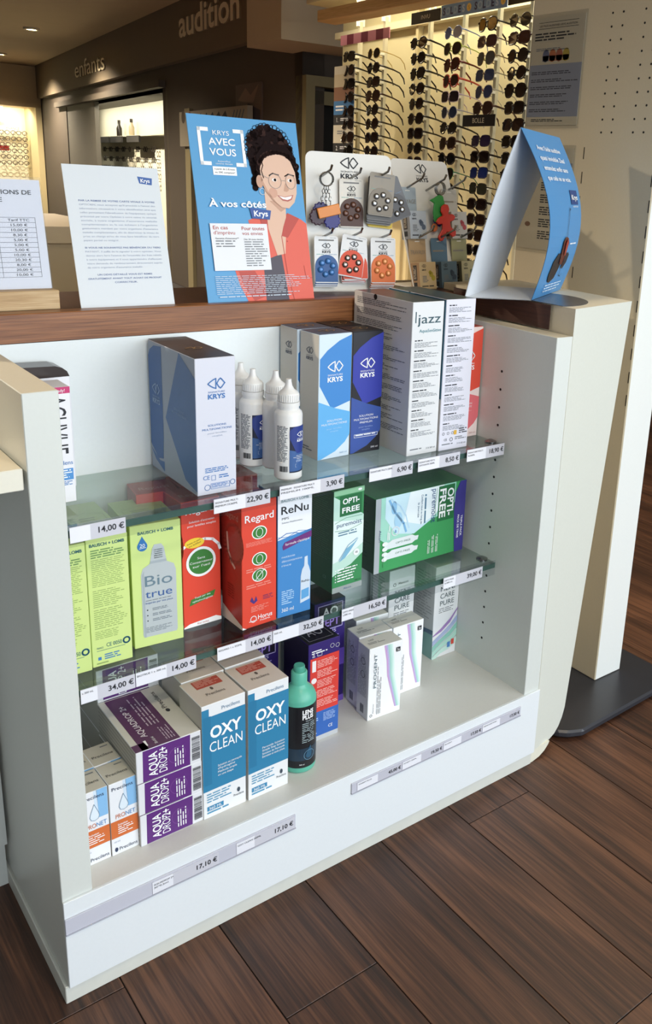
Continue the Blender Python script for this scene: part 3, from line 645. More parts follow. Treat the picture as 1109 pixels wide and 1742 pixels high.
# two contact lens cartons behind the left panel
o, a, F = carton('lens_carton', 'slim white lens carton with a pink top band, front left of the upper shelf', 'carton', (0.047, 0.197, ZT), 0.0645, 0.045, 0.157, 0, '#e9e9ee')
f = F['front']; f.rect(0, .945, 1, 1, M('#c3356f', .5)); f.text('Ready!', .9, .958, .025, WH, al='R'); f.text('ACUVUE', .50, .68, .40, INK, w=.50, rot=-90); f.text('lens', .97, .335, .035, SKYINK, al='R')
f.rect(.6, .20, .97, .30, M('#4d8fcf', .5)); f.lines(.62, .21, .95, .29, 4, WH); f.lines(.6, .15, .97, .19, 3, SKYINK); a.finish(o)
t = thing('lens_carton', 'white lens carton with a dark rounded top, back left of the upper shelf', 'carton', (0.045, 0.255, ZT))
MB().box((0, 0, 0), (0.086, 0.036, 0.157), M('#e6e6ec', .4)).build('carton_body', t, bevel=0.0006)
pr = [(0, 0.157), (0.086, 0.157), (0.083, 0.164), (0.077, 0.169), (0.068, 0.172), (0, 0.174)]
MB().prism([(x, 0.0, z) for x, z in pr], [(x, 0.036, z) for x, z in pr], M('#2d211d', .25)).build('dark_lid', t)

# tall blue and white carton
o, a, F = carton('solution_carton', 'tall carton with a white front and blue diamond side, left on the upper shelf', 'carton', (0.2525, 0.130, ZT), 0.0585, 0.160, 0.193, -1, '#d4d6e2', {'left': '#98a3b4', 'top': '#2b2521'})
f = F['front']; B1 = M('#3f74b4', .5)
f.brand(.52, .815, .42, B1); f.text('SOLUTIONS', .52, .508, .014, B1, w=.46); f.text('MULTIFONCTIONS', .52, .48, .014, B1, w=.74)
f.text('pour lentilles', .52, .452, .011, M('#a9b4c8', .5), w=.48); f.text('souples', .52, .43, .011, M('#a9b4c8', .5), w=.26); f.lines(.2, .16, .8, .2, 3, B1); f.text('CE', .23, .115, .03, B1); f.ring(.25, .055, .004, .0008, B1)
f.stroke([(.34, .04), (.82, .04), (.82, .08), (.34, .08)], .0006, B1, closed=True); f.stroke([(.36, .105), (.46, .105), (.46, .14), (.36, .14)], .0006, B1, closed=True); f.lines(.55, .108, .8, .14, 2, B1, rag=.1); f.ring(.9, .07, .0035, .0008, B1); f.lines(.36, .045, .8, .075, 3, B1)
f = F['left']; D1 = M('#3d659f', .45); D2 = M('#4a6fa4', .45)
f.poly([(0, .88), (.04, .93), (.13, .97), (.30, .985), (.30, .30), (.28, .12), (.16, .10), (.0, .19)], D1)
f.poly([(.68, .995), (1, .86), (1, .03), (.86, .05), (.76, .07), (.36, .46)], D2); f.poly([(0, .16), (.1, .08), (.3, .02), (.3, .1), (.2, .09)], D2)
f.brand(.16, .645, .16, M('#9fb6d4', .5)); f.text('SOLUTIONS', .66, .56, .016, M('#8ea9cc', .5), w=.2); f.text('MULTIFONCTIONS', .66, .53, .016, M('#8ea9cc', .5), w=.3); f.text('360 ml', .93, .02, .012, B1, w=.08)
F['top'].brand(.5, .42, .42, GOLD, sig=False, name=False, l=6); a.finish(o); flap(o, .0585, .16, .193, M('#2b2521', .35))

# dropper bottles
def dropper(p, turn, label):
    t = thing('dropper_bottle', label, 'bottle', p, (0, 0, turn), group='white dropper bottles on the upper shelf')
    R = 0.0205; pl = M('#e6e6e4', .35)
    body = MB().lathe([(R - .003, 0), (R, .003), (R, .098), (R - .001, .102), (R - .005, .106), (.0155, .108), (.0155, .111)], 28, pl).build('bottle_body', t, smooth=True)
    MB().lathe([(.0165, .1105), (.0165, .117)], 28, pl).build('neck_ring', t, smooth=True)
    cap = MB(); pr_ = [(.0150, .1175), (.0152, .129), (.0140, .1305), (.0085, .135), (.0055, .140), (.0042, .146), (.0040, .150)]
    cap.lathe(pr_, 28, pl)
    co = cap.build('dropper_cap', t, smooth=True)
    for i in range(30):
        g = 2 * PI * i / 30; MB().box((.0149, -.0006, .1182), (.0157, .0006, .1282), pl).build('cap_rib', co, rot=(0, 0, g)) if i % 1 == 0 and math.cos(g + PI / 2 + .3) > -.2 else None
    a = Art(); f = CylFrame(a, (0, 0), R, .013, .083, -PI * .64, -PI * .20)
    f.rect(0, 0, 1, 1, M('#1b2038', .4)); n = 10
    for i in range(n):
        u0, u1 = i / n, (i + 1) / n; g = lambda u: .50 - .10 * u if u < .8 else .42 - (u - .8) * .4
        f.poly([(u0, .03), (u1, .03 + (.0 if u1 < .75 else (u1 - .75) * .5)), (u1, .50 - .10 * u1), (u0, .50 - .10 * u0)], M('#3d6199', .4), 2)
        lo = lambda u: max(.42, .75 - .9 * u) if u < .7 else .42 + (u - .7) * .35
        f.poly([(u0, lo(u0)), (u1, lo(u1)), (u1, 1), (u0, 1 if u0 > .25 else .9 + u0 * .4)], M('#2a3c86', .4), 3)
    f.brand(.62, .83, .46, WH, l=5); f.text('SOLUTION', .55, .36, .02, WH, w=.42, l=5); f.text('MULTIFONCTIONS', .55, .325, .02, WH, w=.7, l=5); f.text('PREMIUM', .55, .29, .02, WH, w=.36, l=5); f.lines(.33, .22, .77, .27, 2, M('#a9bbd8', .5), l=5)
    f.stroke([(.3, .12), (.82, .12), (.82, .19), (.3, .19)], .0004, M('#a9bbd8', .5), 5, True)
    g = CylFrame(a, (0, 0), R, .013, .085, -PI * .98, -PI * .66); g.lines(.1, .22, .95, .98, 26, M('#5a5d66', .6), rag=.3); g.barcode(.35, .02, .95, .14, 16, INK)
    a.finish(body)
dropper((0.4015, 0.140, ZT), 0.0, 'front dropper bottle of the four, nearest the shelf edge')
dropper((0.4125, 0.196, ZT), 0.95, 'dropper bottle turned to its text side, second from the front')
dropper((0.3885, 0.222, ZT), -0.12, 'dropper bottle third from the front beside the tall carton')
dropper((0.3935, 0.270, ZT), -0.1, 'rearmost dropper bottle against the back panel')

# narrow emblem cartons
def emblem_carton(x, y, d, h, yaw, bg, p1, p2, topc, lines_, ink, small, label, ml, w=0.0615, back=False, group='narrow emblem cartons on the upper shelf'):
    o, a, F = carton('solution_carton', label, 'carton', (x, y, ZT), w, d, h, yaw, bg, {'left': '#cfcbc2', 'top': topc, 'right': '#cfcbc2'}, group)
    f = F['front']
    f.poly([(1, .985), (.62, .945), (.25, .875), (.03, .81), (.03, .60), (.36, .43), (.44, .415), (.52, .415), (1, .455)], M(p1, .45))
    f.poly([(0, .005), (.09, .004), (.55, .055), (.85, .12), (1, .18), (1, .37), (.45, .425), (.0, .475)][0:5] + [(1, .175), (1, .365), (.52, .41), (.0, .475)], M(p2, .45), 2)
    f.brand(.5, .745, .46, WH, l=4)
    for i, s in enumerate(lines_): f.text(s, .5, .305 - .028 * i, .0155, WH, w=min(.8, .058 * len(s)), l=4)
    n = len(lines_); f.text('pour lentilles', .5, .297 - .028 * n, .012, M(small, .5), w=.46, l=4); f.text('souples', .5, .275 - .028 * n, .012, M(small, .5), w=.26, l=4)
    if n > 2: f.stroke([(.12, .135), (.9, .135), (.9, .16), (.12, .16)], .0006, WH, 4, True); f.lines(.16, .14, .86, .156, 1, WH, l=4, rag=.05)
    f.text(ml, .8, .03, .014, M(ink, .5), w=.24, l=4)
    g = F['left']; g.brand(.52, .865, .34, M('#3f4a63', .5)); g.lines(.2, .05, .7, .09, 2, GREYINK)
    F['top'].brand(.5, .5, .5, GOLD, sig=False, name=False, l=6); a.finish(o); flap(o, w, d, h, M(topc, .4))
SOL2 = ('SOLUTION', 'MULTIFONCTIONS'); SOL3 = ('SOLUTION', 'MULTIFONCTIONS', 'PREMIUM')
emblem_carton(0.481, 0.184, 0.052, 0.201, 2, '#d2e2ee', '#3f86cc', '#62aee4', '#4a5a70', SOL2, '#9ab8d4', '#a9d2f0', 'front light blue emblem carton, right of the dropper bottles', '360 ml')
emblem_carton(0.476, 0.2395, 0.052, 0.201, 0, '#d2e2ee', '#3f86cc', '#62aee4', '#4a5a70', SOL2, '#9ab8d4', '#a9d2f0', 'rear light blue emblem carton, behind its twin', '360 ml')
emblem_carton(0.545, 0.187, 0.050, 0.201, -1, '#16151d', '#2e38a0', '#34509c', '#15151b', SOL3, '#e8e8f0', '#93a8d8', 'front dark blue emblem carton beside the light blue one', '250 ml', w=0.059)
emblem_carton(0.5415, 0.2405, 0.050, 0.201, 0, '#16151d', '#2e38a0', '#34509c', '#15151b', SOL3, '#e8e8f0', '#93a8d8', 'rear dark blue emblem carton, behind its twin', '250 ml', w=0.059)
emblem_carton(0.7465, 0.170, 0.055, 0.197, 0, '#ecdcd8', '#dd4f3c', '#df6f76', '#b8402f', ('SOLUTION', 'OXYDANTE'), '#d0a8a4', '#f0b8b4', 'coral red emblem carton at the right end of the upper shelf', '360 ml', w=0.062)

# tall white text cartons
tealtop = M('#2f4a52', .3, var=.45, scale=45)
def text_carton(x, y, w, d, h, yaw, front, label, logo):
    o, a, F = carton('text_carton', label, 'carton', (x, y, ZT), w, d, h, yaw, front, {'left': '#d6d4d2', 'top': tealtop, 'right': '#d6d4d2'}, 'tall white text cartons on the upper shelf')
    f = F['front']; T = M('#2b4d58', .5); top = .97
    if logo:
        f.text('jazz', .53, .865, .058, T, w=.74); f.text('AquaSenSitive', .58, .808, .020, M('#4a8a98', .5), w=.70); f.lines(.09, .87, .15, .95, 1, T, rot=90); top = .765
    n = int(top / .065); 
    for i in range(n):
        v1 = top - .065 * i
        if v1 < .14: break
        f.lines(.1, v1 - .016, .36 + .1 * (i % 3), v1 - .004, 1, INK, hh=.6, rag=.2, seed=i + 50); f.lines(.1, v1 - .056, .93, v1 - .022, 4, GREYINK, hh=.42, rag=.5, seed=i)
    if not logo:
        for i, u in enumerate((.14, .3, .45)): f.ring(u, .115, .0022, .0006, INK, n=12)
        f.rect(.5, .10, .6, .13, M('#d8a93c', .5), 2); f.lines(.68, .1, .97, .14, 3, INK); f.text('CE', .22, .065, .015, INK); f.ring(.42, .07, .003, .0008, INK, n=12); f.lines(.55, .06, .95, .085, 2, GREYINK)
    f.text('3 X 60 ml', .78, .03, .012, GREYINK, w=.3); f.lines(.1, .03, .5, .045, 1, GREYINK)
    g = F['left']
    for i in range(13): g.lines(.06, .92 - .066 * i, .93, .965 - .066 * i, 4, M('#5c5f66', .6), hh=.4, rag=.45, seed=i + 20)
    g.text('jazz', .22, .08, .055, M('#55606a', .5), w=.32); a.finish(o)
    MB().lathe([(.0045, 0), (.0045, .0004)], 16, black_m).build('thumb_notch', o, (-.0002, d * .62, h - .004), (0, -PI / 2, 0))
    return o
text_carton(0.6175, 0.130, 0.064, 0.160, 0.252, 0, '#dcdee0', 'tall white text carton with a dark teal name, left of the pair', True)
o = text_carton(0.6835, 0.127, 0.062, 0.160, 0.254, -1.5, '#dadae6', 'tall white text carton without a name, right of the pair', False)
MB().box((-.0011, .001, .09), (-.0002, .158, .2535), M('#27566b', .35)).build('blue_edge', o)

# ------------------------------------------------------------------ lower shelf
LIME = '#cfe28e'; BLUEG = M('#2f6e78', .5)
def lime_carton(x, y, w, d, h, yaw, label, back=True):
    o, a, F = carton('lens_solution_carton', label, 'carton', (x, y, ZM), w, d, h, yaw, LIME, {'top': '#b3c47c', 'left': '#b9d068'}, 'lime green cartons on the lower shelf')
    f = F['front']; f.text('BAUSCH + LOMB', .5, .935 if back else .925, .022, M('#24606c', .5), w=.84 if back else .70, bold=.025)
    if back:
        G = M('#93ab62', .5); f.lines(.1, .84, .92, .91, 4, M('#6f9458', .5), seed=2); f.lines(.1, .62, .92, .835, 15, G, hh=.34, rag=.2, seed=1); f.lines(.1, .46, .92, .60, 9, G, hh=.34, rag=.4, seed=3); f.lines(.1, .29, .92, .45, 10, G, hh=.34, rag=.35, seed=5); f.lines(.1, .21, .8, .28, 5, G, hh=.34, seed=9)
        f.text('FRANCE', .2, .14, .014, BLUEG, w=.16); f.text('CE 0050', .55, .145, .03, BLUEG, w=.38); f.ring(.86, .16, .0042, .0022, M('#2c6f8c', .5)); f.stroke([(.12, .125), (.82, .125)], .0006, BLUEG); f.lines(.3, .04, .7, .09, 3, SKYINK); f.rect(.14, .05, .22, .075, SKYINK, 2); f.lines(.1, .01, .4, .03, 1, G)
    else:
        # drop with a number
        D = M('#2f74b4', .45); dc = (.23, .835); f.poly([(dc[0], dc[1] + .075)] + [(dc[0] + .10 * math.cos(t), dc[1] - .005 + .038 * math.sin(t)) for t in [PI * .15 - i * PI * 1.3 / 14 for i in range(15)]], D, 2)
        f.text('20', dc[0], dc[1] - .012, .028, WH, w=.1); f.stroke([(dc[0] - .06, dc[1] - .02), (dc[0] + .07, dc[1] - .016)], .0006, WH, 4)
        # printed bottle
        S = M('#b9c1c4', .5); S2 = M('#a6b0b6', .5)
        f.poly([(.20, .08), (.86, .08), (.88, .10), (.88, .60), (.84, .65), (.70, .68), (.65, .80), (.60, .83), (.46, .83), (.42, .80), (.36, .68), (.22, .65), (.18, .60), (.18, .10)], S, 2)
        f.poly([(.20, .08), (.24, .08), (.24, .63), (.20, .6)], S2, 3); f.poly([(.36, .68), (.70, .68), (.69, .70), (.37, .70)], S2, 3); f.lines(.45, .71, .62, .79, 5, S2, rag=0, wordy=False)
        f.text('Bio', .25, .50, .085, M('#6a8290', .5), w=.55, al='L', l=4); f.text('true', .25, .405, .062, M('#3a5f9c', .5), w=.54, al='L', l=4)
        f.text('Inspirée par vos yeux', .25, .355, .016, M('#3a5f9c', .5), w=.55, al='L', l=4); f.lines(.25, .375, .8, .385, 1, GREYINK, l=4)
        for i in range(3): f.lines(.38, .29 - .045 * i, .82, .315 - .045 * i, 2, M('#7d8790', .5), l=4, seed=i); f.disc(.28, .305 - .045 * i, .001, INK, 4, 8)
        f.lines(.24, .11, .8, .16, 4, M('#8d969c', .5), l=4)
    t = F['top']; t.stroke([(.15, .2), (.5, .12), (.85, .2), (.9, .6), (.5, .7), (.1, .6)], .0012, M('#9fb070', .5), 2, True); t.lines(.25, .25, .75, .55, 5, M('#94a46a', .5)); a.finish(o)
lime_carton(0.045, 0.140, 0.0545, 0.135, 0.186, -1, 'lime green carton with text side, leftmost on the lower shelf')
lime_carton(0.1015, 0.143, 0.0545, 0.135, 0.188, -2, 'lime green carton with text side, second from the left')
lime_carton(0.1665, 0.160, 0.0705, 0.105, 0.186, -5, 'lime green carton with a printed bottle and large thin name', False)
# red cartons
RED = '#dd4834'; GRN = M('#3a7d35', .45)
def red_carton(x, y, w, d, yaw, label, kind, h=0.2):
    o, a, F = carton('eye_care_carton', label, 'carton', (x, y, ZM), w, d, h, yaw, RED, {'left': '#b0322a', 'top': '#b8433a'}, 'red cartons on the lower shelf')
    f = F['front']
    if kind == 'round':
        f.text('Regard', .47, .90, .055, WH, w=.72, bold=.008); f.text("Solution d'entretien", .52, .83, .016, WH, w=.66); f.text('pour lentilles souples', .52, .80, .016, WH, w=.74)
        f.stroke([(.02, .645), (.1, .662), (.3, .685), (.6, .688), (.8, .672), (.95, .625), (.99, .585)], .0042, WH, 2, part='printed_panel')
        f.disc(.32, .672, .0155, M('#f2cf3c', .45), 3, ry=.0078); f.text('Existe en pack', .31, .676, .012, INK, w=.36, rot=14, l=4); f.text('éco 3x355ml', .33, .656, .012, INK, w=.32, rot=14, l=4)
        f.disc(.48, .515, .0235, WH, 4, n=32); f.disc(.48, .515, .0195, GRN, 5, n=28)
        for i, s in enumerate(('Sans', 'Conservateur', "sur l'œil")): f.text(s, .48, .54 - .032 * i, .017, WH, w=.05 * len(s), l=7)
        f.poly([(.15, .175), (.8, .215), (.85, .262), (.2, .225)], GRN, 2); f.text('Testé par des', .5, .230, .014, WH, w=.42, rot=4, l=4); f.text('ophtalmologistes', .5, .203, .014, WH, w=.54, rot=4, l=4)
        f.poly([(0, 0), (1, 0), (1, .025), (.85, .045), (.15, .03), (0, .01)], WH, 2); f.text('Etui inclus', .5, .012, .014, M('#b8402c', .5), w=.3, l=3)
    else:
        f.text('Regard', .5, .85, .055, WH, w=.82, bold=.008)
        for i, v in enumerate((.755, .545, .415)):
            f.disc(.5, v, .0128, WH, 2, ry=.0105); f.disc(.5, v, .0112, GRN, 3, ry=.009); f.ring(.5, v, .0055, .0009, WH, 4, n=14, ry=.007)
            if i == 2: f.stroke([(.38, v - .035), (.62, v + .035)], .001, WH, 4)
            f.lines(.12, v - .1, .88, v - .065, 2 + (i == 0) * 2, M('#e88a7c', .5), rag=.15, seed=i)
        f.poly([(.22, .22), (.28, .25), (.34, .21), (.4, .25), (.44, .21), (.33, .19)], M('#4a2f7a', .5), 2); f.lines(.6, .2, .9, .24, 3, M('#7a2f5a', .5)); f.lines(.25, .12, .8, .17, 4, M('#e88a7c', .5))
        f.text('Horus', .66, .055, .035, WH, w=.42, bold=.01); f.ring(.32, .065, .005, .0012, WH, n=12); f.stroke([(.2, .05), (.42, .05)], .001, WH); f.text('PHARMA', .66, .035, .012, WH, w=.3)
        f.poly([(0, 0), (.12, 0), (0, .02)], WH, 2)
    g = F['left']; g.ring(.62, .66, .026, .006, M('#b8453c', .5), 2, n=28, part='printed_panel', ry=.03); g.stroke([(.3, .72), (.36, .58), (.52, .50), (.66, .47)], .005, M('#e0b4ac', .5), 2, part='printed_panel'); g.poly([(0, .0), (1, 0), (1, .03), (.3, .09), (0, .12)], M('#d8cfc8', .5), 2)
    g.lines(.3, .2, .7, .32, 6, M('#8a1c16', .5)); g.text('Regard', .5, .85, .05, M('#c9877c', .5), w=.7)
    F['top'].text('Regard', .5, .3, .2, M('#d9a49a', .5), w=.7); a.finish(o)
red_carton(0.2475, 0.1755, 0.0605, 0.06, 1, 'red carton with a green round seal, beside the lime carton', 'round')
red_carton(0.3165, 0.1255, 0.0585, 0.06, 2, 'red carton with three green eye symbols, right of the sealed red one', 'eyes')
red_carton(0.208, 0.2385, 0.062, 0.055, -8, 'red carton in the back row behind the lime carton', 'eyes')
red_carton(0.276, 0.2385, 0.06, 0.055, 0, 'red carton in the back row behind the sealed red one', 'round')
red_carton(0.345, 0.2355, 0.058, 0.058, 0, 'red carton in the back row behind the three-symbol red one', 'eyes')
# blue and white carton with printed bottle
o, a, F = carton('lens_solution_carton', 'blue and white carton with a purple ribbon and printed bottle', 'carton', (0.3775, 0.1285, ZM), 0.0585, 0.06, 0.200, -1, '#4488c8', {'top': '#dfe3e8', 'left': '#3a70a8'})
f = F['front']; f.poly([(0, .645), (.3, .66), (.6, .675), (1, .69), (1, 1), (0, 1)], M('#eceff4', .45)); f.text('BAUSCH + LOMB', .5, .945, .02, BLUEG, w=.8); f.text('ReNu', .5, .85, .06, INK, w=.8, bold=.012); f.text('MPS', .12, .805, .018, INK, al='L', w=.2); f.text('Solution Multifonctions', .12, .775, .012, M('#5a6a78', .5), al='L', w=.6)
f.stroke([(.0, .655), (.25, .69), (.5, .685), (.75, .66), (1, .69)], .0012, SKYINK, 2); f.stroke([(.0, .67), (.3, .66), (.6, .695), (1, .675)], .0008, SKYINK, 2)
f.poly([(.16, .56), (1, .625), (1, .675), (.2, .62), (.14, .59)], M('#6d2f78', .45), 3); f.text('formule classique', .58, .60, .02, WH, w=.72, rot=4, l=4)
for i, s in enumerate(('nettoie', 'décontamine', 'rince')): f.text(s, .12, .495 - .035 * i, .018, M('#cfe2f4', .5), al='L', w=.055 * len(s))
S = M('#cfdcea', .45); f.poly([(.68, .08), (.97, .10), (.98, .33), (.93, .38), (.9, .40), (.89, .47), (.80, .465), (.79, .39), (.73, .365), (.69, .31)], S, 2); f.poly([(.71, .11), (.94, .125), (.94, .20), (.71, .19)], M('#5fa3d8', .45), 3); f.text('ReNu', .83, .255, .018, INK, w=.24, l=4)
f.lines(.12, .1, .5, .22, 7, M('#a9cbea', .5), rag=.5); f.text('360 ml', .12, .045, .03, WH, al='L', w=.36); a.finish(o)
# narrow green carton
GREEN = '#3a8a54'; DKG = '#3f664a'
def green_art(f): pass
o, a, F = carton('lens_solution_carton', 'narrow green and white carton with a dark green side', 'carton', (0.4935, 0.1535, ZM), 0.0605, 0.07, 0.178, 2, GREEN, {'left': DKG, 'top': '#44704f'})
f = F['front']; f.poly([(0, .17), (.3, .22), (.6, .25), (1, .34), (1, .72), (.7, .80), (0, .95)], M('#bfe0d2', .45)); f.poly([(0, .3), (.4, .33), (1, .44), (1, .66), (0, .72)], M('#e2f0ee', .45), 2); f.rect(0, .95, 1, 1, M('#8fc49c', .5), 2); f.disc(.85, .975, .004, WH, 3, ry=.002)
f.rect(.2, .745, .92, .94, M('#1f6a3c', .45), 3); f.text('OPTI-', .56, .86, .05, WH, w=.55, bold=.025, l=4); f.text('FREE', .56, .775, .05, WH, w=.58, bold=.025, l=4)
f.text('puremoist', .52, .645, .042, M('#274a7c', .5), w=.82, l=4); f.stroke([(.05, .69), (.4, .725), (.95, .72)], .0008, M('#5f9c7c', .5), 4); f.stroke([(.05, .615), (.5, .60), (.95, .635)], .0008, M('#5f9c7c', .5), 4); f.lines(.16, .545, .9, .595, 2, M('#4f7a94', .5), hh=.42, rag=.2, l=4)
f.poly([(.2, .30), (.4, .33), (.6, .40), (.85, .50), (.7, .46), (.45, .42)], M('#7db4d0', .4), 4); f.stroke([(.2, .32), (.5, .45), (.8, .5)], .001, M('#4f8fb8', .5), 5); f.disc(.78, .36, .006, M('#eef2f4', .5), 5); f.text('48', .78, .35, .02, INK, l=6)
for i in range(5): f.lines(.16, .213 - .028 * i, .85, .230 - .028 * i, 1, WH, hh=.7, rag=.25, l=4, seed=i); f.disc(.1, .222 - .028 * i, .0012, WH, 4, 8)
f.rect(0, 0, 1, .055, M('#9aa3a2', .45), 3); f.text('Alcon', .5, .015, .02, M('#274a7c', .5), w=.26, l=4); f.text('300 ml', .85, .07, .012, INK, w=.2, l=4)
g = F['left']; g.lines(.06, .3, .94, .94, 30, M('#5f8a6a', .6), hh=.25, rag=.3); g.text('CE', .7, .12, .03, M('#7fa08a', .6)); t = F['top']; t.lines(.1, .1, .9, .9, 12, M('#5f8a6a', .6), hh=.25, rag=.2); a.finish(o)
# wide green triple pack lying on its long side
w, d, h = 0.205, 0.105, 0.138
o, a, F = carton('triple_pack', 'wide green and white triple pack with a purple right edge', 'carton', (0.5945, 0.177, ZM), w, d, h, 0.5, '#3d9a5a', {'left': '#3f5248', 'top': '#4a7a5c', 'right': '#4a4488'})
f = F['front']; f.rect(0, 0, .055, 1, M('#aab0b6', .45)); f.text('Alcon', .042, .5, .022, M('#39466a', .5), w=.16, rot=-90)
f.poly([(.055, .45), (.12, .38), (.3, .36), (.45, .45), (.6, .55), (.75, .6), (.88, .72), (.88, 1), (.055, 1)], M('#9fd6c4', .45), 2); f.poly([(.10, .72), (.22, .48), (.42, .42), (.6, .55), (.72, .70), (.78, .95), (.7, 1), (.10, 1)], M('#c7e4ee', .4), 3); f.poly([(.3, .62), (.5, .52), (.66, .62), (.74, .82), (.74, 1), (.36, 1)], M('#e9f3f6', .4), 4)
f.poly([(.90, 0), (1, 0), (1, 1), (.93, 1), (.88, .85), (.87, .6), (.885, .3)], M('#3d3788', .4), 5)
f.stroke([(.14, .95), (.2, .78), (.3, .6), (.33, .48)], .004, M('#7fb4dc', .35), 5); f.stroke([(.16, .96), (.26, .84), (.32, .7), (.36, .52)], .0025, M('#b9d9ee', .35), 5); f.disc(.24, .66, .009, M('#a6cfe8', .3), 5, ry=.015); f.disc(.19, .84, .006, M('#8fc0e2', .3), 5, ry=.012)
f.rect(.68, .50, .865, .985, M('#1f6a3c', .45), 6); f.text('OPTI-', .785, .745, .068, WH, w=.38, rot=-90, bold=.025, l=7); f.text('FREE', .695, .745, .068, WH, w=.40, rot=-90, bold=.025, l=7)
f.text('puremoist', .605, .74, .055, M('#274a7c', .5), w=.46, rot=-90, l=7); f.lines(.525, .53, .55, .93, 1, M('#4f7a94', .5), hh=.6, rag=.1, rot=90, l=7); f.text('Confort tout au long de', .485, .73, .02, M('#2f5a7c', .5), w=.4, rot=-90, l=7); f.text('la journée', .45, .73, .02, M('#2f5a7c', .5), w=.2, rot=-90, l=7); f.stroke([(.655, .52), (.645, .75), (.66, .97)], .0007, M('#5f9c7c', .5), 7)
f.ring(.215, .52, .008, .0016, WH, 6); f.text('48', .205, .52, .02, SKYINK, rot=-90, l=7)
for i, v in enumerate((.16, .30)):
    Wb = M('#dfe6e8', .45); f.poly([(.10, v), (.40, v), (.43, v + .025), (.46, v + .03), (.47, v + .085), (.43, v + .09), (.40, v + .115), (.18, v + .115), (.15, v + .09), (.10, v + .09)], Wb, 6 + 2 * i); f.text('OPTI FREE', .30, v + .045, .025, M('#1f6a3c', .5), w=.16, rot=0, l=7 + 2 * i)
    for k in range(2): f.disc(.105, v + .01 + .07 * k, .006, M('#e8f0ec', .4), 7 + 2 * i, ry=.004)
for k in range(3): f.lines(.58 + .045 * k, .08, .61 + .045 * k, .36, 2, M('#cfe6d4', .5), rot=90, l=6, seed=k)
f.text('TRIPLE PACK', .955, .36, .02, WH, w=.3, rot=-90, l=7, bold=.015); f.text('PACK DE TROIS', .915, .36, .02, WH, w=.33, rot=-90, l=7, bold=.015); f.text('3 x 300 ml', .085, .17, .013, M('#1f4a2c', .5), w=.2, rot=-90, l=7); f.lines(.13, .42, .16, .62, 2, WH, rot=90, l=6)
F['left'].lines(.1, .1, .9, .9, 16, M('#3c4a44', .6), hh=.25); F['top'].lines(.03, .1, .97, .92, 16, M('#6a9078', .6), hh=.18, rag=.1); a.finish(o)

# ------------------------------------------------------------------ cabinet floor
def eyedrop_carton(x, y, label):
    w, d, h = .0368, .045, .111
    o, a, F = carton('eye_drop_carton', label, 'carton', (x, y, ZF), w, d, h, 1.5, '#e6e8ec', {'left': '#c4bfb4', 'top': '#c6c0b4'}, 'white and orange eye drop cartons on the cabinet floor')
    f = F['front']; f.poly([(.66, .62), (.98, .62), (.98, 1), (.6, 1)], M('#86b8e2', .45)); f.poly([(.55, .62), (.66, .62), (.62, 1), (.5, 1)], M('#cfe0f0', .45)); f.text('Precilens', .48, .90, .045, M('#2f3c58', .5), w=.76, l=4)
    dp_ = [(.5, .82), (.36, .70), (.33, .655), (.38, .615), (.5, .60), (.62, .615), (.67, .655), (.64, .70)]; f.poly(dp_, M('#dbe7f0', .4), 2); f.stroke(dp_, .0007, M('#6f8ca6', .5), 3, True)
    f.text('PRO', .19, .505, .058, M('#c9744a', .5), w=.34, al='L', l=4); f.text('NET', .55, .505, .058, M('#5a8fc4', .5), w=.36, al='L', l=4)
    f.rect(0, .24, 1, .475, M('#cf6c35', .45), 2); f.text('Solution', .25, .40, .026, WH, al='L', w=.36, bold=.01); f.lines(.25, .27, .82, .385, 4, WH, hh=.4, l=4); f.text('10 ml', .2, .175, .02, M('#7f98b4', .5), w=.2); f.text('Precilens', .6, .05, .045, M('#2f3c58', .5), w=.66); f.disc(.16, .075, .0022, M('#2f3c58', .5), 3, 10, ry=.0035)
    F['top'].text('Precilens', .5, .35, .12, M('#4a4a4c', .5), w=.75); F['top'].lines(.6, .75, .9, .85, 1, GREYINK); a.finish(o)
eyedrop_carton(0.0400, 0.0395, 'white and orange eye drop carton, front row next to the left panel')
eyedrop_carton(0.0780, 0.0395, 'white and orange eye drop carton, front row beside the purple stack')
eyedrop_carton(0.0400, 0.0870, 'white and orange eye drop carton, second row next to the left panel')
eyedrop_carton(0.0765, 0.0870, 'white and orange eye drop carton, second row beside the purple stack')
PUR = '#5d2a78'
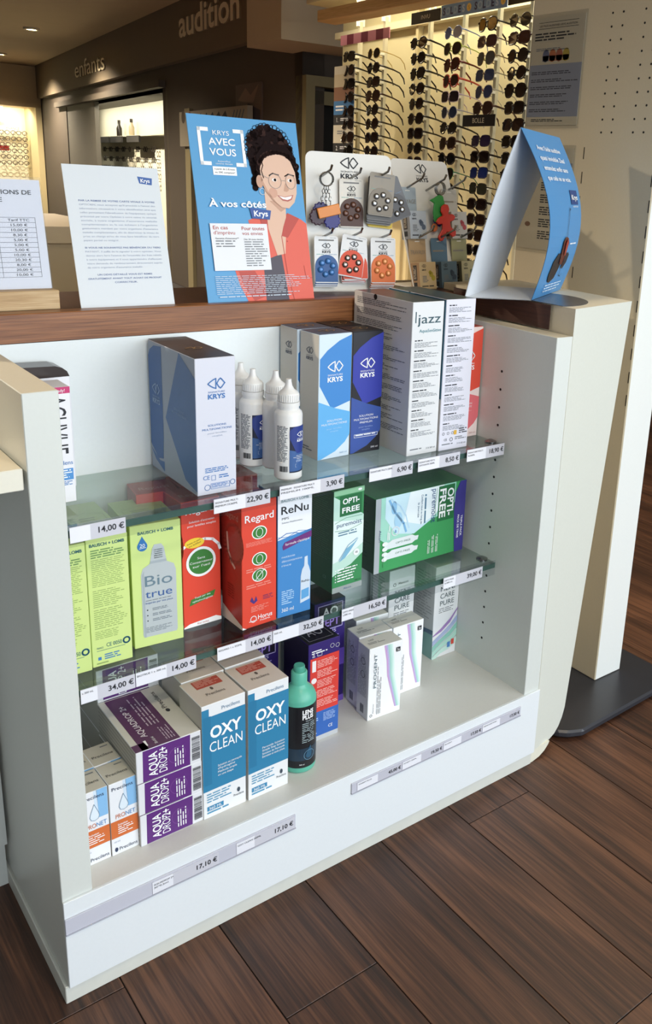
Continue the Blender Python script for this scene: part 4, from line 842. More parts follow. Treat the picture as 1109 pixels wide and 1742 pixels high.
def drop_carton(x, y, z, yaw, label, group):
    w, d, h = .0905, .140, .0488
    o, a, F = carton('unit_dose_carton', label, 'carton', (x, y, z), w, d, h, yaw, '#dfe0e4', {'left': '#b4b0a8', 'top': '#cfcac2'}, group)
    f = F['front']; f.poly([(.09, .02), (.82, .02), (.83, .98), (.10, .98)], M(PUR, .4)); f.ring(.62, .5, .012, .0007, M('#7d4a94', .5), 2)
    f.text('AQUA', .31, .49, .125, WH, w=.76, rot=90, bold=.02, l=4); f.text('DROP', .46, .42, .125, WH, w=.56, rot=90, l=4); f.text('2+', .46, .80, .125, WH, w=.24, rot=90, bold=.02, l=4)
    f.lines(.58, .15, .74, .8, 4, WH, hh=.4, rot=90, l=4); f.barcode(.85, .12, .98, .88, 22, INK, vert=True)
    t = F['top']; t.poly([(.10, .0), (.68, .0), (.68, .98), (.10, .98)], M('#5a3458', .4)); t.rect(0, .0, .2, .12, M('#5a3458', .4)); t.text('AQUADROP 2+', .30, .50, .09, M('#dcd4dc', .5), w=.62, rot=90, bold=.01)
    t.lines(.40, .35, .62, .95, 4, M('#b8a8b8', .5), hh=.35, rot=90); t.lines(.5, .05, .66, .3, 4, M('#b8a8b8', .5), hh=.35, rot=90); t.text('30 x 0,5 ml', .36, .1, .04, WH, w=.12, rot=90); t.poly([(.2, .05), (.22, .05), (.23, .14), (.19, .14)], WH, 2); t.text('Precilens', .84, .72, .07, M('#3c3c40', .5), w=.34, rot=90); t.disc(.82, .5, .003, M('#3c3c40', .5), 2, 10, ry=.0045)
    g = F['left']; g.lines(.03, .06, .97, .95, 7, M('#8f8b84', .6), hh=.2, rag=.0, wordy=False); a.finish(o)
pos = ['bottom', 'middle', 'top']
for i in range(3): drop_carton(0.1150 - .0006 * i, 0.034 + .0005 * i, ZF + .049 * i, .8 - .5 * i, 'purple and white unit dose carton, %s of the front stack' % pos[i], 'purple cartons in the front stack')
# taller rear stack stands turned so only its short fronts show
def rear_drop(z, label):
    w, d, h = .0905, .108, .0488
    o, a, F = carton('unit_dose_carton', label, 'carton', (.116, .178, z), w, d, h, 0, '#dfe0e4', {'left': '#b4b0a8', 'top': '#cfcac2'}, 'purple cartons in the rear stack')
    f = F['front']; f.poly([(.09, .02), (.82, .02), (.83, .98), (.10, .98)], M(PUR, .4)); f.text('AQUA', .31, .49, .125, WH, w=.76, rot=90, bold=.02, l=4); f.text('DROP 2+', .46, .5, .125, WH, w=.9, rot=90, l=4); f.lines(.58, .15, .74, .8, 4, WH, hh=.4, rot=90, l=4); f.barcode(.85, .12, .98, .88, 22, INK, vert=True); a.finish(o)
for i, n in enumerate(('bottom', 'second', 'third', 'top')): rear_drop(ZF + .049 * i, 'purple and white unit dose carton, %s of the rear stack' % n)

TEALB = '#2f7fa8'
def oxy_carton(x, y, yaw, label, flask):
    w, d, h = .0665, .068, .182
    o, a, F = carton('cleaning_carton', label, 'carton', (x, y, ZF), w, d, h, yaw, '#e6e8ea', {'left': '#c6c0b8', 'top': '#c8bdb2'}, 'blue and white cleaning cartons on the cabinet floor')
    f = F['front']; f.rect(0, .245, 1, .895, M(TEALB, .4)); f.rect(0, .245, .16, .965, M(TEALB, .4), 2); f.rect(.03, .30, .2, .9, M('#2a769e', .4), 3)
    f.text('Precilens', .66, .925, .03, M('#7c97b0', .5), w=.42, l=4); f.text('OXY', .54, .705, .095, WH, w=.72, bold=.03, l=4); f.text('CLEAN', .54, .585, .085, WH, w=.76, l=4)
    f.text(['Solution au peroxyde', 'Peroxide Solution'][flask], .34, .435, .018, WH, al='L', w=.56, l=4); f.text(["d'hydrogène", 'Simple Step System'][flask], .34, .408, .018, WH, al='L', w=.4 + .16 * flask, l=4); f.text(['Méthode simple', 'Solution de Peroxyde'][flask], .34, .378, .018, WH, al='L', w=.44 + .12 * flask, l=4); f.text(['en une étape', 'Entretien et seule phase'][flask], .34, .35, .018, WH, al='L', w=.36 + .2 * flask, l=4)
    f.lines(.08, .13, .68, .22, 4, M('#4d93b8', .5), hh=.4, l=4); f.rect(.08, .065, .46, .105, M('#3a86b0', .5), 2); f.text('360 ML', .27, .073, .024, WH, w=.3, l=4); f.lines(.08, .03, .6, .055, 1, M('#4d93b8', .5), l=4); f.text('Precilens', .82, .10, .02, M('#3c4a58', .5), w=.24, l=4); f.disc(.82, .15, .0025, M('#3c4a58', .5), 3, 10, ry=.004)
    t = F['top']; t.rect(.22, .62, .82, .93, M('#a8483a', .5)); t.lines(.25, .66, .8, .9, 5, M('#d8a89c', .5), hh=.35); t.text('Precilens', .5, .3, .09, M('#5a4f48', .5), w=.42); t.disc(.5, .52, .0022, M('#5a4f48', .5), 2, 10, ry=.004); a.finish(o)
oxy_carton(0.2055, 0.0335, 1, 'blue and white cleaning carton, front row beside the purple stack', 0)
oxy_carton(0.2755, 0.0335, 1, 'blue and white cleaning carton, front row beside the teal bottle', 1)
oxy_carton(0.2085, 0.1045, 0, 'blue and white cleaning carton, second row beside the purple stacks', 0)
oxy_carton(0.2775, 0.1065, 1, 'blue and white cleaning carton, second row beside the purple box', 1)
# teal bottle
t = thing('solution_bottle', 'teal plastic bottle with a black label on the cabinet floor', 'bottle', (0.3790, 0.066, ZF)); teal = M('#5cb39c', .35); R = .0265
body = MB().lathe([(R - .004, 0), (R - .001, .002), (R, .005), (R, .122), (R - .001, .126), (R - .004, .133), (R - .010, .139), (.0125, .143), (.0118, .146)], 36, teal).build('bottle_body', t, smooth=True)
MB().lathe([(.0122, .145), (.0122, .163), (.0108, .165)], 24, teal).build('screw_cap', t, smooth=True); MB().lathe([(.0085, .165), (.0085, .172), (.0078, .174)], 20, M('#4a9f8a', .35)).build('cap_tip', t, smooth=True)
a = Art(); f = CylFrame(a, (0, 0), R, .011, .117, -PI * .98, -PI * .06); f.sub = lambda: 22
f.rect(0, 0, 1, 1, M('#15171c', .35)); f.rect(.05, .12, .95, .32, M('#1d3446', .35), 2)
f.text('LENS', .52, .88, .065, WH, w=.235, bold=.04, l=4); f.text('PLUS', .52, .80, .065, WH, w=.235, bold=.04, l=4); f.text('OcuPure', .55, .755, .025, M('#b9c8cc', .5), w=.16, l=4)
f.lines(.40, .40, .70, .73, 11, M('#9fb0b4', .5), hh=.38, rag=.2, l=4)
f.poly([(.58, .36), (.50, .25), (.47, .2), (.5, .16), (.55, .15), (.6, .17), (.61, .24)], M('#25526e', .35), 4); f.ring(.55, .205, .0085, .0006, M('#6f9cb8', .5), 5); f.text('360 ml', .40, .05, .02, WH, w=.1, l=4); a.finish(body)
# purple peroxide boxes
VIO = '#2c1a66'
def purple_box(x, y, w, d, h, yaw, label, front):
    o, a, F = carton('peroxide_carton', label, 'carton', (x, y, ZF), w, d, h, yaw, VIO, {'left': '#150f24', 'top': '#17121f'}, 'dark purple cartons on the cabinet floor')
    f = F['front']
    if front == 'text':
        f.rect(0, 0, 1, .045, M('#b9bcc0', .45)); f.rect(0, .045, 1, .33, M('#2c5fae', .4)); f.rect(.06, .30, .98, .855, M('#d0392f', .45), 2)
        for i in range(5): f.lines(.28, .34 + .1 * i, .95, .42 + .1 * i, 5, M('#f2c4bc', .5), hh=.35, l=4, seed=i)
        f.rect(.12, .72, .24, .83, M('#e9e3e4', .5), 3)
        for v in (.63, .50, .38): f.disc(.18, v, .005, M('#e9e3e4', .5), 3)
        f.lines(.1, .89, .6, .93, 2, WH, l=4); f.ring(.75, .93, .0035, .0007, WH, 4); f.ring(.92, .92, .0035, .0007, WH, 4); f.stroke([(.12, .87), (.2, .87), (.16, .895)], .0006, WH, 4, True); f.stroke([(.28, .87), (.42, .87), (.42, .9), (.28, .9)], .0006, WH, 4, True)
        f.lines(.5, .18, .9, .27, 7, M('#a9c4ea', .5), hh=.4, l=4); f.lines(.06, .16, .35, .24, 4, M('#a9c4ea', .5), l=4); f.text('CE', .74, .10, .03, WH, w=.14, l=4); f.lines(.08, .07, .3, .085, 1, WH, l=4)
        t = F['top']; t.stroke([(.12, .12), (.88, .12), (.88, .88), (.12, .88)], .0012, M('#7a7680', .5), 2, True); t.text('AO', .5, .3, .3, M('#a9a4ac', .5), w=.5)
    else:
        f.stroke([(.12, .74), (.9, .74), (.9, .97), (.12, .97)], .0014, M('#b7acd8', .5), 3, True); f.rect(.14, .75, .88, .96, M('#191326', .45), 2); f.text('AO', .5, .865, .075, WH, w=.5, bold=.02, l=4); f.text('SEPT', .5, .768, .07, M('#9a7fd0', .5), w=.62, bold=.02, l=4); f.text('PLUS', .5, .70, .03, M('#c9bfe4', .5), w=.4, l=4); f.rect(0, .0, 1, .06, M('#6f50b4', .45), 2); f.lines(.15, .6, .85, .67, 3, M('#8f80c0', .5)); f.rect(0, .36, 1, .52, M('#6346ac', .45)); f.lines(.55, .1, .8, .26, 4, M('#8f80c0', .5), rot=90)
        F['top'].rect(.1, .1, .9, .9, M('#3a1c20', .45))
    a.finish(o)
purple_box(0.4165, 0.100, 0.0585, 0.075, 0.178, 0, 'dark purple carton with a red text block, behind the teal bottle', 'text')
purple_box(0.4752, 0.176, 0.0615, 0.07, 0.199, 0, 'dark purple carton with a boxed name, rear row under the lower shelf', 'name')
purple_box(0.350, 0.184, 0.062, 0.07, 0.178, 0, 'dark purple carton hidden in the rear row behind the cleaning cartons', 'name')
# white cartons with a coloured wave
def wave(f, flip=False):
    C_ = ['#c79fd2', '#b9b4dc', '#a4d2c8', '#bfe2d9', '#d4ece6']
    for k, c in enumerate(C_):
        o_ = .035 * k; up = [(.42 + o_ + .04 * k * t, .99 - t) for t in (0, .1, .2)]
        pts = [(.44 + .05 * k, .99), (.52 + .045 * k, .78), (.56 + .04 * k, .55), (.70 + .035 * k, .30), (.82 + .03 * k, .08)]
        q = [(u + .045, v) for u, v in pts]
        for i in range(4): f.poly([pts[i], q[i], q[i + 1], pts[i + 1]], M(c, .45), 2 + k)
def wave_carton(x, y, d, yaw, label, h=.136):
    w = .0665
    o, a, F = carton('enzyme_carton', label, 'carton', (x, y, ZF), w, d, h, yaw, '#eceef0', {'left': '#e2e5e9', 'top': '#d8d6d0'}, 'white wave cartons on the cabinet floor')
    f = F['front']; wave(f); f.text('PROGENT', .22, .68, .078, M('#3a5a66', .5), w=.47, rot=90, l=8); f.lines(.26, .06, .40, .80, 3, GREYINK, hh=.3, rot=90, l=8); f.ring(.1, .06, .0022, .0008, INK, n=12); f.text('Menicon', .17, .09, .03, INK, w=.13, rot=90, al='L', l=8); f.rect(.8, .86, .92, .92, INK, 8); f.text('5x', .86, .872, .035, WH, w=.08, l=9)
    g = F['left']; g.lines(.12, .3, .85, .9, 9, M('#8f949c', .6), hh=.28, rot=90); g.ring(.5, .78, .006, .001, M('#4a5058', .5)); g.ring(.5, .6, .006, .001, M('#4a5058', .5)); g.barcode(.35, .06, .65, .18, 12, M('#6a7078', .5))
    t = F['top']; t.text('LOT', .28, .62, .12, INK, w=.16); t.lines(.1, .3, .6, .5, 2, M('#7a7a7a', .6), hh=.4); a.finish(o)
wave_carton(0.5325, 0.0965, 0.036, -3, 'white carton with a green and violet wave, foremost of three')
wave_carton(0.6090 - .0, 0.1325, 0.036, -1, 'white carton with a green and violet wave, middle of three set to the right')
wave_carton(0.5400, 0.1375, 0.040, -4, 'white carton with a green and violet wave, behind the foremost one')
wave_carton(0.570, 0.1890, 0.04, -4, 'white carton with a green and violet wave, rearmost of the group')
def care_carton(x, y, label):
    w, d, h = .060, .06, .192
    o, a, F = carton('lens_care_carton', label, 'carton', (x, y, ZF), w, d, h, 0, '#eceef0', {'left': '#c3c6c6', 'top': '#d0d2d0'}, 'tall white lens care cartons on the cabinet floor')
    f = F['front']
    for k, c in enumerate(('#a07fba', '#a8b6d8', '#8cc6b8', '#aed9cc', '#c6e6dc')):
        pts = [(0, .26 - .06 * k), (.35, .32 - .058 * k), (.7, .40 - .07 * k), (1, .50 - .08 * k)]; dv = [.012, .04, .045, .02] if k == 0 else [.055, .05, .06, .07]
        for i in range(3): f.poly([pts[i], pts[i + 1], (pts[i + 1][0], pts[i + 1][1] - dv[i + 1]), (pts[i][0], pts[i][1] - dv[i])], M(c, .45), 2 + k)
    f.ring(.2, .845, .003, .001, INK, n=14); f.text('Menicon', .54, .838, .022, INK, w=.38)
    for i, s in enumerate(('MENI', 'CARE', 'PURE')): f.text(s, .52, .725 - .078 * i, .052, M('#4a5a60', .5), w=.58)
    f.lines(.2, .48, .85, .54, 3, GREYINK, hh=.35); f.rect(.62, .08, .74, .14, M('#4a7fc0', .5), 8); f.rect(.78, .1, .9, .16, M('#d0483c', .5), 8)
    g = F['left']; g.poly([(.2, .0), (1, .0), (1, .27), (.6, .26), (.2, .2)], M('#7fa8a4', .5)); g.poly([(.2, .2), (.6, .26), (1, .27), (1, .32), (.5, .3)], M('#5a6f86', .5), 2); g.lines(.1, .4, .9, .9, 16, M('#9a9f9f', .6), hh=.3); a.finish(o)
care_carton(0.7508, 0.1915, 'tall white lens care carton with a coloured sweep, against the right panel')
care_carton(0.668, 0.225, 'tall white lens care carton behind the wave cartons')

# ------------------------------------------------------------------ things standing on the counter
ZC = 0.8448
# clear price sheet holder with an oak foot
t = thing('sign_holder', 'clear price list holder in an oak foot at the left end of the counter', 'sign holder', (-0.11, 0.3236, ZC))
MB().box((0, 0, 0), (0.2564, 0.05, 0.0262), oak).build('oak_foot', t, bevel=0.001)
lean = -math.radians(10)
s = MB().box((0.0, 0.0, 0), (0.254, 0.0008, 0.146), M('#dfe0ea', .3)).build('price_sheet', t, (0, 0.023, 0.0262), (lean, 0, 0))
MB().box((0.0, -0.0028, -0.001), (0.2548, -0.0008, 0.149), clear_plastic).build('clear_pane', t, (0, 0.023, 0.0262), (lean, 0, 0))
a = Art(); f = Frame(a, (0, 0, 0), (0.254, 0, 0), (0, 0, .146)); f.text('PRESTATIONS DE', .95, .865, .038, INK, al='R', w=.31, bold=.012); f.text('SERVICE', .80, .795, .038, INK, al='R', w=.15, bold=.012)
rows = ['Tarif TTC', '15,00 €', '10,00 €', '8,30 €', '5,00 €', '5,00 €', '5,00 €', '10,00 €', '20,30 €', '8,00 €', '20,00 €', '10,00 €']
v0 = .655
for i, r in enumerate(rows):
    v = v0 - .0455 * i; f.stroke([(.02, v), (.955, v)], .0004, INK, 2); f.text(r, .87, v - .034, .022, INK, w=.012 * len(r))
    if i > 0: f.lines(.04, v - .036, .60 if i in (5, 6, 7, 10, 11) else .3, v - .012, 1, INK, rag=.1, seed=i)
f.rect(.02, v0 - .0455, .76, v0, M('#a9abb8', .4)); vb = v0 - .0455 * 12
f.stroke([(.02, vb), (.955, vb)], .0004, INK, 2); f.stroke([(.955, v0), (.955, vb)], .0004, INK, 2); f.stroke([(.76, v0), (.76, vb)], .0004, INK, 2); a.finish(s)

def card(name, label, cat, p, w, h, lean_deg, yaw, col, draw):
    t = thing(name, label, cat, p, (0, 0, math.radians(yaw))); L = -math.radians(lean_deg)
    b = MB().box((0, 0, 0), (w, 0.0016, h), M(col, .42)).build('card_face', t, (0, 0, 0.0), (L, 0, 0))
    # folded strut behind
    yb_ = math.sin(-L) * h * .7; zb_ = math.cos(L) * h * .7
    MB().prism([(w * .4, yb_ + .003, zb_), (w * .6, yb_ + .003, zb_), (w * .62, yb_ + .05, 0.0005), (w * .38, yb_ + .05, 0.0005)], [(w * .4, yb_ + .0045, zb_), (w * .6, yb_ + .0045, zb_), (w * .62, yb_ + .0515, 0.0005), (w * .38, yb_ + .0515, 0.0005)], M('#cfd2d6', .6)).build('back_strut', t)
    a = Art(); draw(Frame(a, (0, 0, 0), (w, 0, 0), (0, 0, h))); a.finish(b); return t
def white_card(f):
    G = M('#a3adc0', .5); D = M('#6a7ba6', .5)
    f.poly([(.765, .935), (.925, .925), (.915, .875), (.78, .885)], M('#2f5ba0', .45)); f.text('Krys', .845, .892, .026, WH, w=.1, bold=.02, l=4)
    T1 = [('PAR LA REMISE DE VOTRE CARTE VITALE À VOTRE', 1), ('OPTICIEN, vous acceptez qu\'il procède à l\'envoi des', 0), ('informations nécessaires à votre identification ainsi que', 0), ('celles permettant l\'identification de l\'équipement optique', 0), ('préconisé par votre Opticien à votre caisse de sécurité', 0), ('sociale, à votre organisme d\'assurance maladie', 0), ('complémentaire et, le cas échéant à l\'organisme', 0), ('gestionnaire mandaté par votre organisme d\'assurance', 0), ('maladie complémentaire, afin de déterminer le niveau de', 0), ('prise en charge et/ou de vous faire bénéficier du tiers', 0), ('payant partiel ou intégral.', 0)]
    T2 = [('SI VOUS NE SOUHAITEZ PAS BÉNÉFICIER DU TIERS', 1), ('PAYANT, il suffit de le signaler à votre opticien. Vous', 0), ('devrez alors faire l\'avance de l\'ensemble des frais relatifs', 0), ('à votre équipement et il vous appartiendra d\'effectuer', 0), ('votre demande de remboursement directement auprès', 0), ('de votre organisme d\'assurance maladie.', 0)]
    v = .745
    for s, b in T1: f.text(s, .12, v, .0115, D if b else G, al='L', w=.80 if len(s) > 35 else .36, bold=.01 * b); v -= .0278
    v -= .024
    for s, b in T2: f.text(s, .12, v, .0115, D if b else G, al='L', w=.80 if len(s) > 42 else .58, bold=.01 * b); v -= .0278
    v -= .024
    for s, w_ in (('UN DEVIS DÉTAILLÉ VOUS EST REMIS', .58), ('GRATUITEMENT AVANT TOUT ACHAT DE PRODUIT', .78), ('CORRECTEUR.', .24)): f.text(s, .5, v, .0115, D, w=w_, bold=.008); v -= .0278
card('notice_card', 'white text card with a small blue badge leaning on the counter', 'card', (0.1744, 0.3225, ZC), 0.1375, 0.2, 14.5, -1, '#d3d9de', white_card)

def blue_poster(f):
    SK = '#c39a80'; sk = M('#dcb69e', .5); skd = M('#c39880', .5); hair = M('#1f1515', .9, spec=.1); hair2 = M('#382724', .9, spec=.1); coral = M('#dd5f4d', .5); cord = M('#b8473c', .5)
    # red jacket, dark top, neck
    f.poly([(.44, .445), (.52, .465), (.66, .47), (.72, .50), (.86, .475), (.95, .455), (1, .43), (1, 0), (.36, 0), (.30, .09), (.27, .17), (.42, .17), (.5, .2), (.5, .3)], coral, 2)
    f.poly([(.30, .165), (.45, .165), (.56, .03), (.42, .0), (.34, .08)], cord, 3)
    f.poly([(.54, .22), (.72, .26), (.75, 0), (.53, 0)], M('#4a4450', .5), 3)
    f.poly([(.62, .62), (.62, .40), (.68, .25), (.76, .26), (.80, .44), (.82, .60)], sk, 4); f.poly([(.66, .555), (.76, .495), (.81, .515), (.81, .56)], skd, 5)
    f.poly([(.82, .49), (.93, .46), (.80, .35), (.74, .36), (.765, .41)], cord, 5); f.poly([(.55, .47), (.62, .49), (.62, .42), (.56, .42)], cord, 5); f.stroke([(.74, .36), (.76, .14), (.80, 0)], .0012, cord, 5); f.stroke([(.93, .19), (.94, .12), (1, .12)], .001, cord, 5); f.disc(.79, .33, .0012, cord, 6, 8)
    # hair mass of curls
    rn = random.Random(4)
    f.poly([(.56, .62), (.52, .72), (.50, .80), (.53, .90), (.60, .95), (.72, .965), (.84, .945), (.90, .88), (.92, .80), (.965, .74), (.96, .66), (.90, .72), (.62, .66)], hair, 6)
    for i in range(130):
        t = rn.random() * 2 * PI; r_ = math.sqrt(rn.random()); u = .71 + .205 * r_ * math.cos(t); v = .835 + .13 * r_ * math.sin(t); f.disc(u, v, .003 + .004 * rn.random(), hair if rn.random() < .7 else hair2, 7 + (i % 2), 9)
    for i in range(26): t = i / 26 * PI * 1.25 - .3; f.ring(.71 + .215 * math.cos(t), .835 + .135 * math.sin(t), .0025 + .002 * rn.random(), .0008, hair, 7, n=9)
    for i in range(30): f.disc(.535 + .05 * rn.random(), .62 + .16 * rn.random(), .003 + .003 * rn.random(), hair, 7, 9)
    for i in range(22): f.disc(.945 + .02 * rn.random(), .66 + .1 * rn.random(), .002 + .003 * rn.random(), hair, 7, 9)
    # face
    f.poly([(.60, .66), (.60, .74), (.65, .80), (.73, .835), (.82, .825), (.90, .78), (.935, .72), (.94, .66), (.93, .60), (.90, .55), (.84, .515), (.77, .52), (.69, .56), (.63, .61)], sk, 9)
    f.poly([(.60, .66), (.63, .61), (.69, .56), (.77, .52), (.72, .55), (.655, .605), (.615, .665)], skd, 10); f.disc(.585, .66, .006, skd, 9, ry=.010); f.ring(.60, .605, .005, .0008, M('#b0b4b8', .4, .6), 10, n=12)
    f.poly([(.825, .655), (.838, .655), (.858, .618), (.835, .608), (.805, .612)], skd, 10); f.disc(.70, .60, .008, M('#cf9f88', .5), 10)
    for u in (.725, .875):
        f.disc(u, .672, .0045, M('#efe9e6', .5), 11, 12, ry=.0028); f.disc(u + .006, .672, .0024, hair, 12, 10); f.stroke([(u - .045, .695), (u - .01, .708), (u + .045, .70)], .0018, hair, 11); f.ring(u + .005, .665, .0115 if u < .8 else .009, .0007, M('#8d8480', .4, .5), 13, n=20, ry=.0115)
    f.stroke([(.79, .67), (.825, .67)], .0007, M('#8d8480', .4, .5), 13); f.stroke([(.60, .70), (.665, .68)], .0007, M('#8d8480', .4, .5), 13)
    f.poly([(.735, .588), (.81, .580), (.895, .592), (.875, .565), (.835, .553), (.785, .558)], M('#b4625a', .5), 11); f.poly([(.752, .583), (.81, .577), (.88, .586), (.866, .570), (.83, .562), (.785, .567)], M('#f1ebe8', .4), 12)
    f.poly([(.585, .70), (.605, .745), (.65, .79), (.72, .815), (.80, .822), (.88, .80), (.925, .755), (.95, .70), (.955, .80), (.86, .87), (.66, .87), (.57, .80)], hair, 13);
    for i in range(40): t = .2 + i / 40 * 2.75; f.disc(.77 + .18 * math.cos(t), .74 + .085 * math.sin(t), .0025 + .002 * rn.random(), hair if i % 3 else hair2, 14, 9)
    f.stroke([(.615, .79), (.63, .75), (.61, .72), (.625, .68)], .0012, hair, 13)
    # bracket logo
    for u0, sg in ((.075, 1), (.485, -1)):
        for a_, b_, c_, d_ in ((0, .028, .735, .935), (0, .095, .915, .935), (0, .095, .735, .755)): f.rect(min(u0 + sg * a_, u0 + sg * b_), c_, max(u0 + sg * a_, u0 + sg * b_), d_, WH, 4)
    f.text('KRYS', .28, .898, .024, WH, w=.145, l=5); f.text('AVEC', .28, .845, .036, WH, w=.235, bold=.015, l=5); f.text('VOUS', .28, .79, .036, WH, w=.235, bold=.015, l=5); f.text("Aujourd'hui", .28, .755, .008, WH, w=.11, l=5); f.text('comme demain', .28, .742, .008, WH, w=.15, l=5)
    f.rect(.175, .685, .385, .73, WH, 4); f.text('à partir de 2 €/mois', .28, .713, .009, INK, w=.18, l=6); f.text('ou 39€ comptant*', .28, .695, .009, INK, w=.18, l=6)
    f.text('À vos côtés', .10, .515, .034, WH, w=.52, al='L', bold=.022, l=14); f.poly([(.46, .515), (.66, .50), (.64, .45), (.475, .455)], M('#274f98', .45), 13); f.text('Krys', .56, .467, .03, WH, w=.13, bold=.02, l=15)
    f.rect(.085, .17, .605, .425, M('#e4e6ea', .5), 14); RD = M('#b04a44', .5)
    f.text('En cas', .11, .393, .019, RD, w=.13, al='L', bold=.008, l=16); f.text("d'imprévu", .11, .366, .019, RD, w=.19, al='L', l=16); f.text('Pour toutes', .365, .390, .019, RD, w=.21, al='L', bold=.008, l=16); f.text('vos envies', .365, .363, .019, RD, w=.19, al='L', l=16)
    f.text('Garantie d\'assurance**', .12, .34, .009, INK, w=.21, al='L', l=16); f.lines(.12, .29, .31, .333, 3, GREYINK, hh=.4, l=16); f.text('Dès 24 mois révolus', .375, .335, .009, INK, w=.18, al='L', l=16); f.lines(.375, .185, .59, .328, 11, GREYINK, hh=.4, l=16)
    f.lines(.08, .035, .97, .14, 10, M('#c9d6e4', .5), hh=.28, l=14, rag=.3); f.lines(.1, .02, .8, .03, 1, M('#c9d6e4', .5), l=14)
card('advert_poster', 'blue advert card of a smiling curly-haired person in a red jacket', 'poster', (0.3640, 0.3155, ZC), 0.190, 0.283, 13, 0, '#4d97c9', blue_poster)

# ------------------------------------------------------------------ two white hook stands
def rrect(w, h, r, n=4, x0=0, z0=0, only_top=False):
    P = []
    for cx, cz, a0 in ((w - r, r, -PI / 2), (w - r, h - r, 0), (r, h - r, PI / 2), (r, r, PI)):
        if only_top and cz == r: P.append((x0 + (w if cx > r else 0), z0)); continue
        for i in range(n + 1): t_ = a0 + PI / 2 * i / n; P.append((x0 + cx + r * math.cos(t_), z0 + cz + r * math.sin(t_)))
    return P
def plate(pts, y0, y1, mat): return MB().prism([(x, y1, z) for x, z in pts][::-1], [(x, y0, z) for x, z in pts][::-1], mat)
stand_w = M('#e6e3dc', .4)
def hook_stand(label, p, w, h, lean_deg, yaw, pegs):
    t = thing('hook_stand', label, 'display stand', p, (0, 0, math.radians(yaw)), group='white hook stands on the counter'); L = -math.radians(lean_deg)
    b = plate(rrect(w, h, .012, only_top=True), 0, .003, stand_w).build('back_board', t, (0, 0, 0), (L, 0, 0))
    a = Art(); f = Frame(a, (0, 0, 0), (w, 0, 0), (0, 0, h)); f.brand(.5, .93, .20, INK); a.finish(b)
    MB().box((0, -.004, 0), (w, .07, .002), stand_w).build('foot_plate', t)
    for u, v in pegs: MB().tube([(u, 0, v), (u, -.055, v + .005), (u, -.062, v + .011)], .0021, 8, metal).build('peg', b, smooth=True)
    return t, L
Y1, Y2 = -16.6, 4.5
S1 = (0.594, 0.399, ZC); S2 = (0.8167, 0.378, ZC); W1, H1, W2, H2 = .157, .238, .151, .25
pegs1 = [(.0286, .197), (.080, .195), (.131, .199), (.0286, .094), (.081, .096), (.134, .094)]
pegs2 = [(.022, .190), (.080, .190), (.134, .190), (.022, .092), (.080, .092), (.136, .092)]
st1, L1 = hook_stand('white hook stand hung with battery cards, beside the blue poster', S1, W1, H1, 7, Y1, pegs1)
st2, L2 = hook_stand('white hook stand hung with small cartons, leaning back by the tent card', S2, W2, H2, 20, Y2, pegs2)
def on_stand(S, yaw, L, u, v, n):
    """World point at board coordinates u (right), v (up), n (out towards the viewer)."""
    p = Matrix.Rotation(math.radians(yaw), 4, 'Z') @ Matrix.Rotation(L, 4, 'X') @ Vector((u, -n, v)); return (S[0] + p.x, S[1] + p.y, S[2] + p.z)
def battery_card(u, vtop, n, w, h, base, dial, label, tilt=0, parts=True, logo=True, discs='#8f8f90', group='battery blister cards on the hook stand'):
    p = on_stand(S1, Y1, L1, u, vtop, n); t = thing('battery_card', label, 'battery card', p, (L1, math.radians(tilt), math.radians(Y1)), group)
    pts = [(x - w / 2, z - h + .004) for x, z in rrect(w, h, .004)]
    c = plate(pts, -.0006, .0006, M(base, .4)).build('backing_card', t)
    MB().box((-w * .32, -.0009, -.004), (w * .32, -.0006, -.0015), M('#6d6a66', .4)).build('hang_slot', t)
    dpts = [(w * .48 * math.cos(k * PI / 14), -h * .60 + .0 + w * .48 * math.sin(k * PI / 14)) for k in range(15)] + [(-w * .48, -h + .006), (w * .48, -h + .006)]
    plate([(x, z) for x, z in dpts], -.0016, -.0006, M(dial, .5)).build('colour_dial', t)
    if parts:
        for k in range(6):
            a_ = k * PI / 3 + .3; MB().lathe([(.0052, 0), (.0052, .0018), (.004, .003), (.0015, .0034)], 14, M(discs, .2, .9 if discs.startswith('#8') else .2)).build('battery_dome', t, (w * .27 * math.cos(a_), -.0016, -h * .62 + w * .27 * math.sin(a_)), (PI / 2, 0, 0), smooth=True)
        a = Art(); f = Frame(a, (-w / 2, -.0007, -h + .004), (w, 0, 0), (0, 0, h))
        if logo: f.brand(.5, .80, .34, INK)
        f.lines(.08, .60, .4, .62, 1, M('#6fa89c', .5)); f.lines(.6, .60, .95, .62, 1, M('#6f8fb0', .5)); f.lines(.65, .955, .95, .97, 1, GREYINK); a.finish(c)
CB = '#e2e2e2'
battery_card(.080, .190, .006, .044, .083, '#ded8cc', '#4a281c', 'brown dialled battery card at the top middle of the stand', discs='#5a382a')
for k in range(4): battery_card(.1325 - .001 * k, .198 - .0035 * (3 - k), .012 + .004 * k, .047, .075, '#6d6a68', '#5a5856', 'grey battery card, %s from the front of the upper right bunch' % ['fourth', 'third', 'second', 'first'][k], 4, parts=False)  if k < 3 else battery_card(.1315, .200, .026, .047, .073, '#8f8575', '#857b6c', 'brownish grey battery card with six shiny cells, upper right', 5, logo=False)
battery_card(.145, .192, .009, .045, .074, '#5f5f63', '#58585c', 'dark grey battery card fanned out behind the brownish one', -22, logo=False)
battery_card(.138, .172, .004, .047, .064, '#e0c23a', '#d8b830', 'yellow battery card peeping out below the grey ones', 5, parts=False)
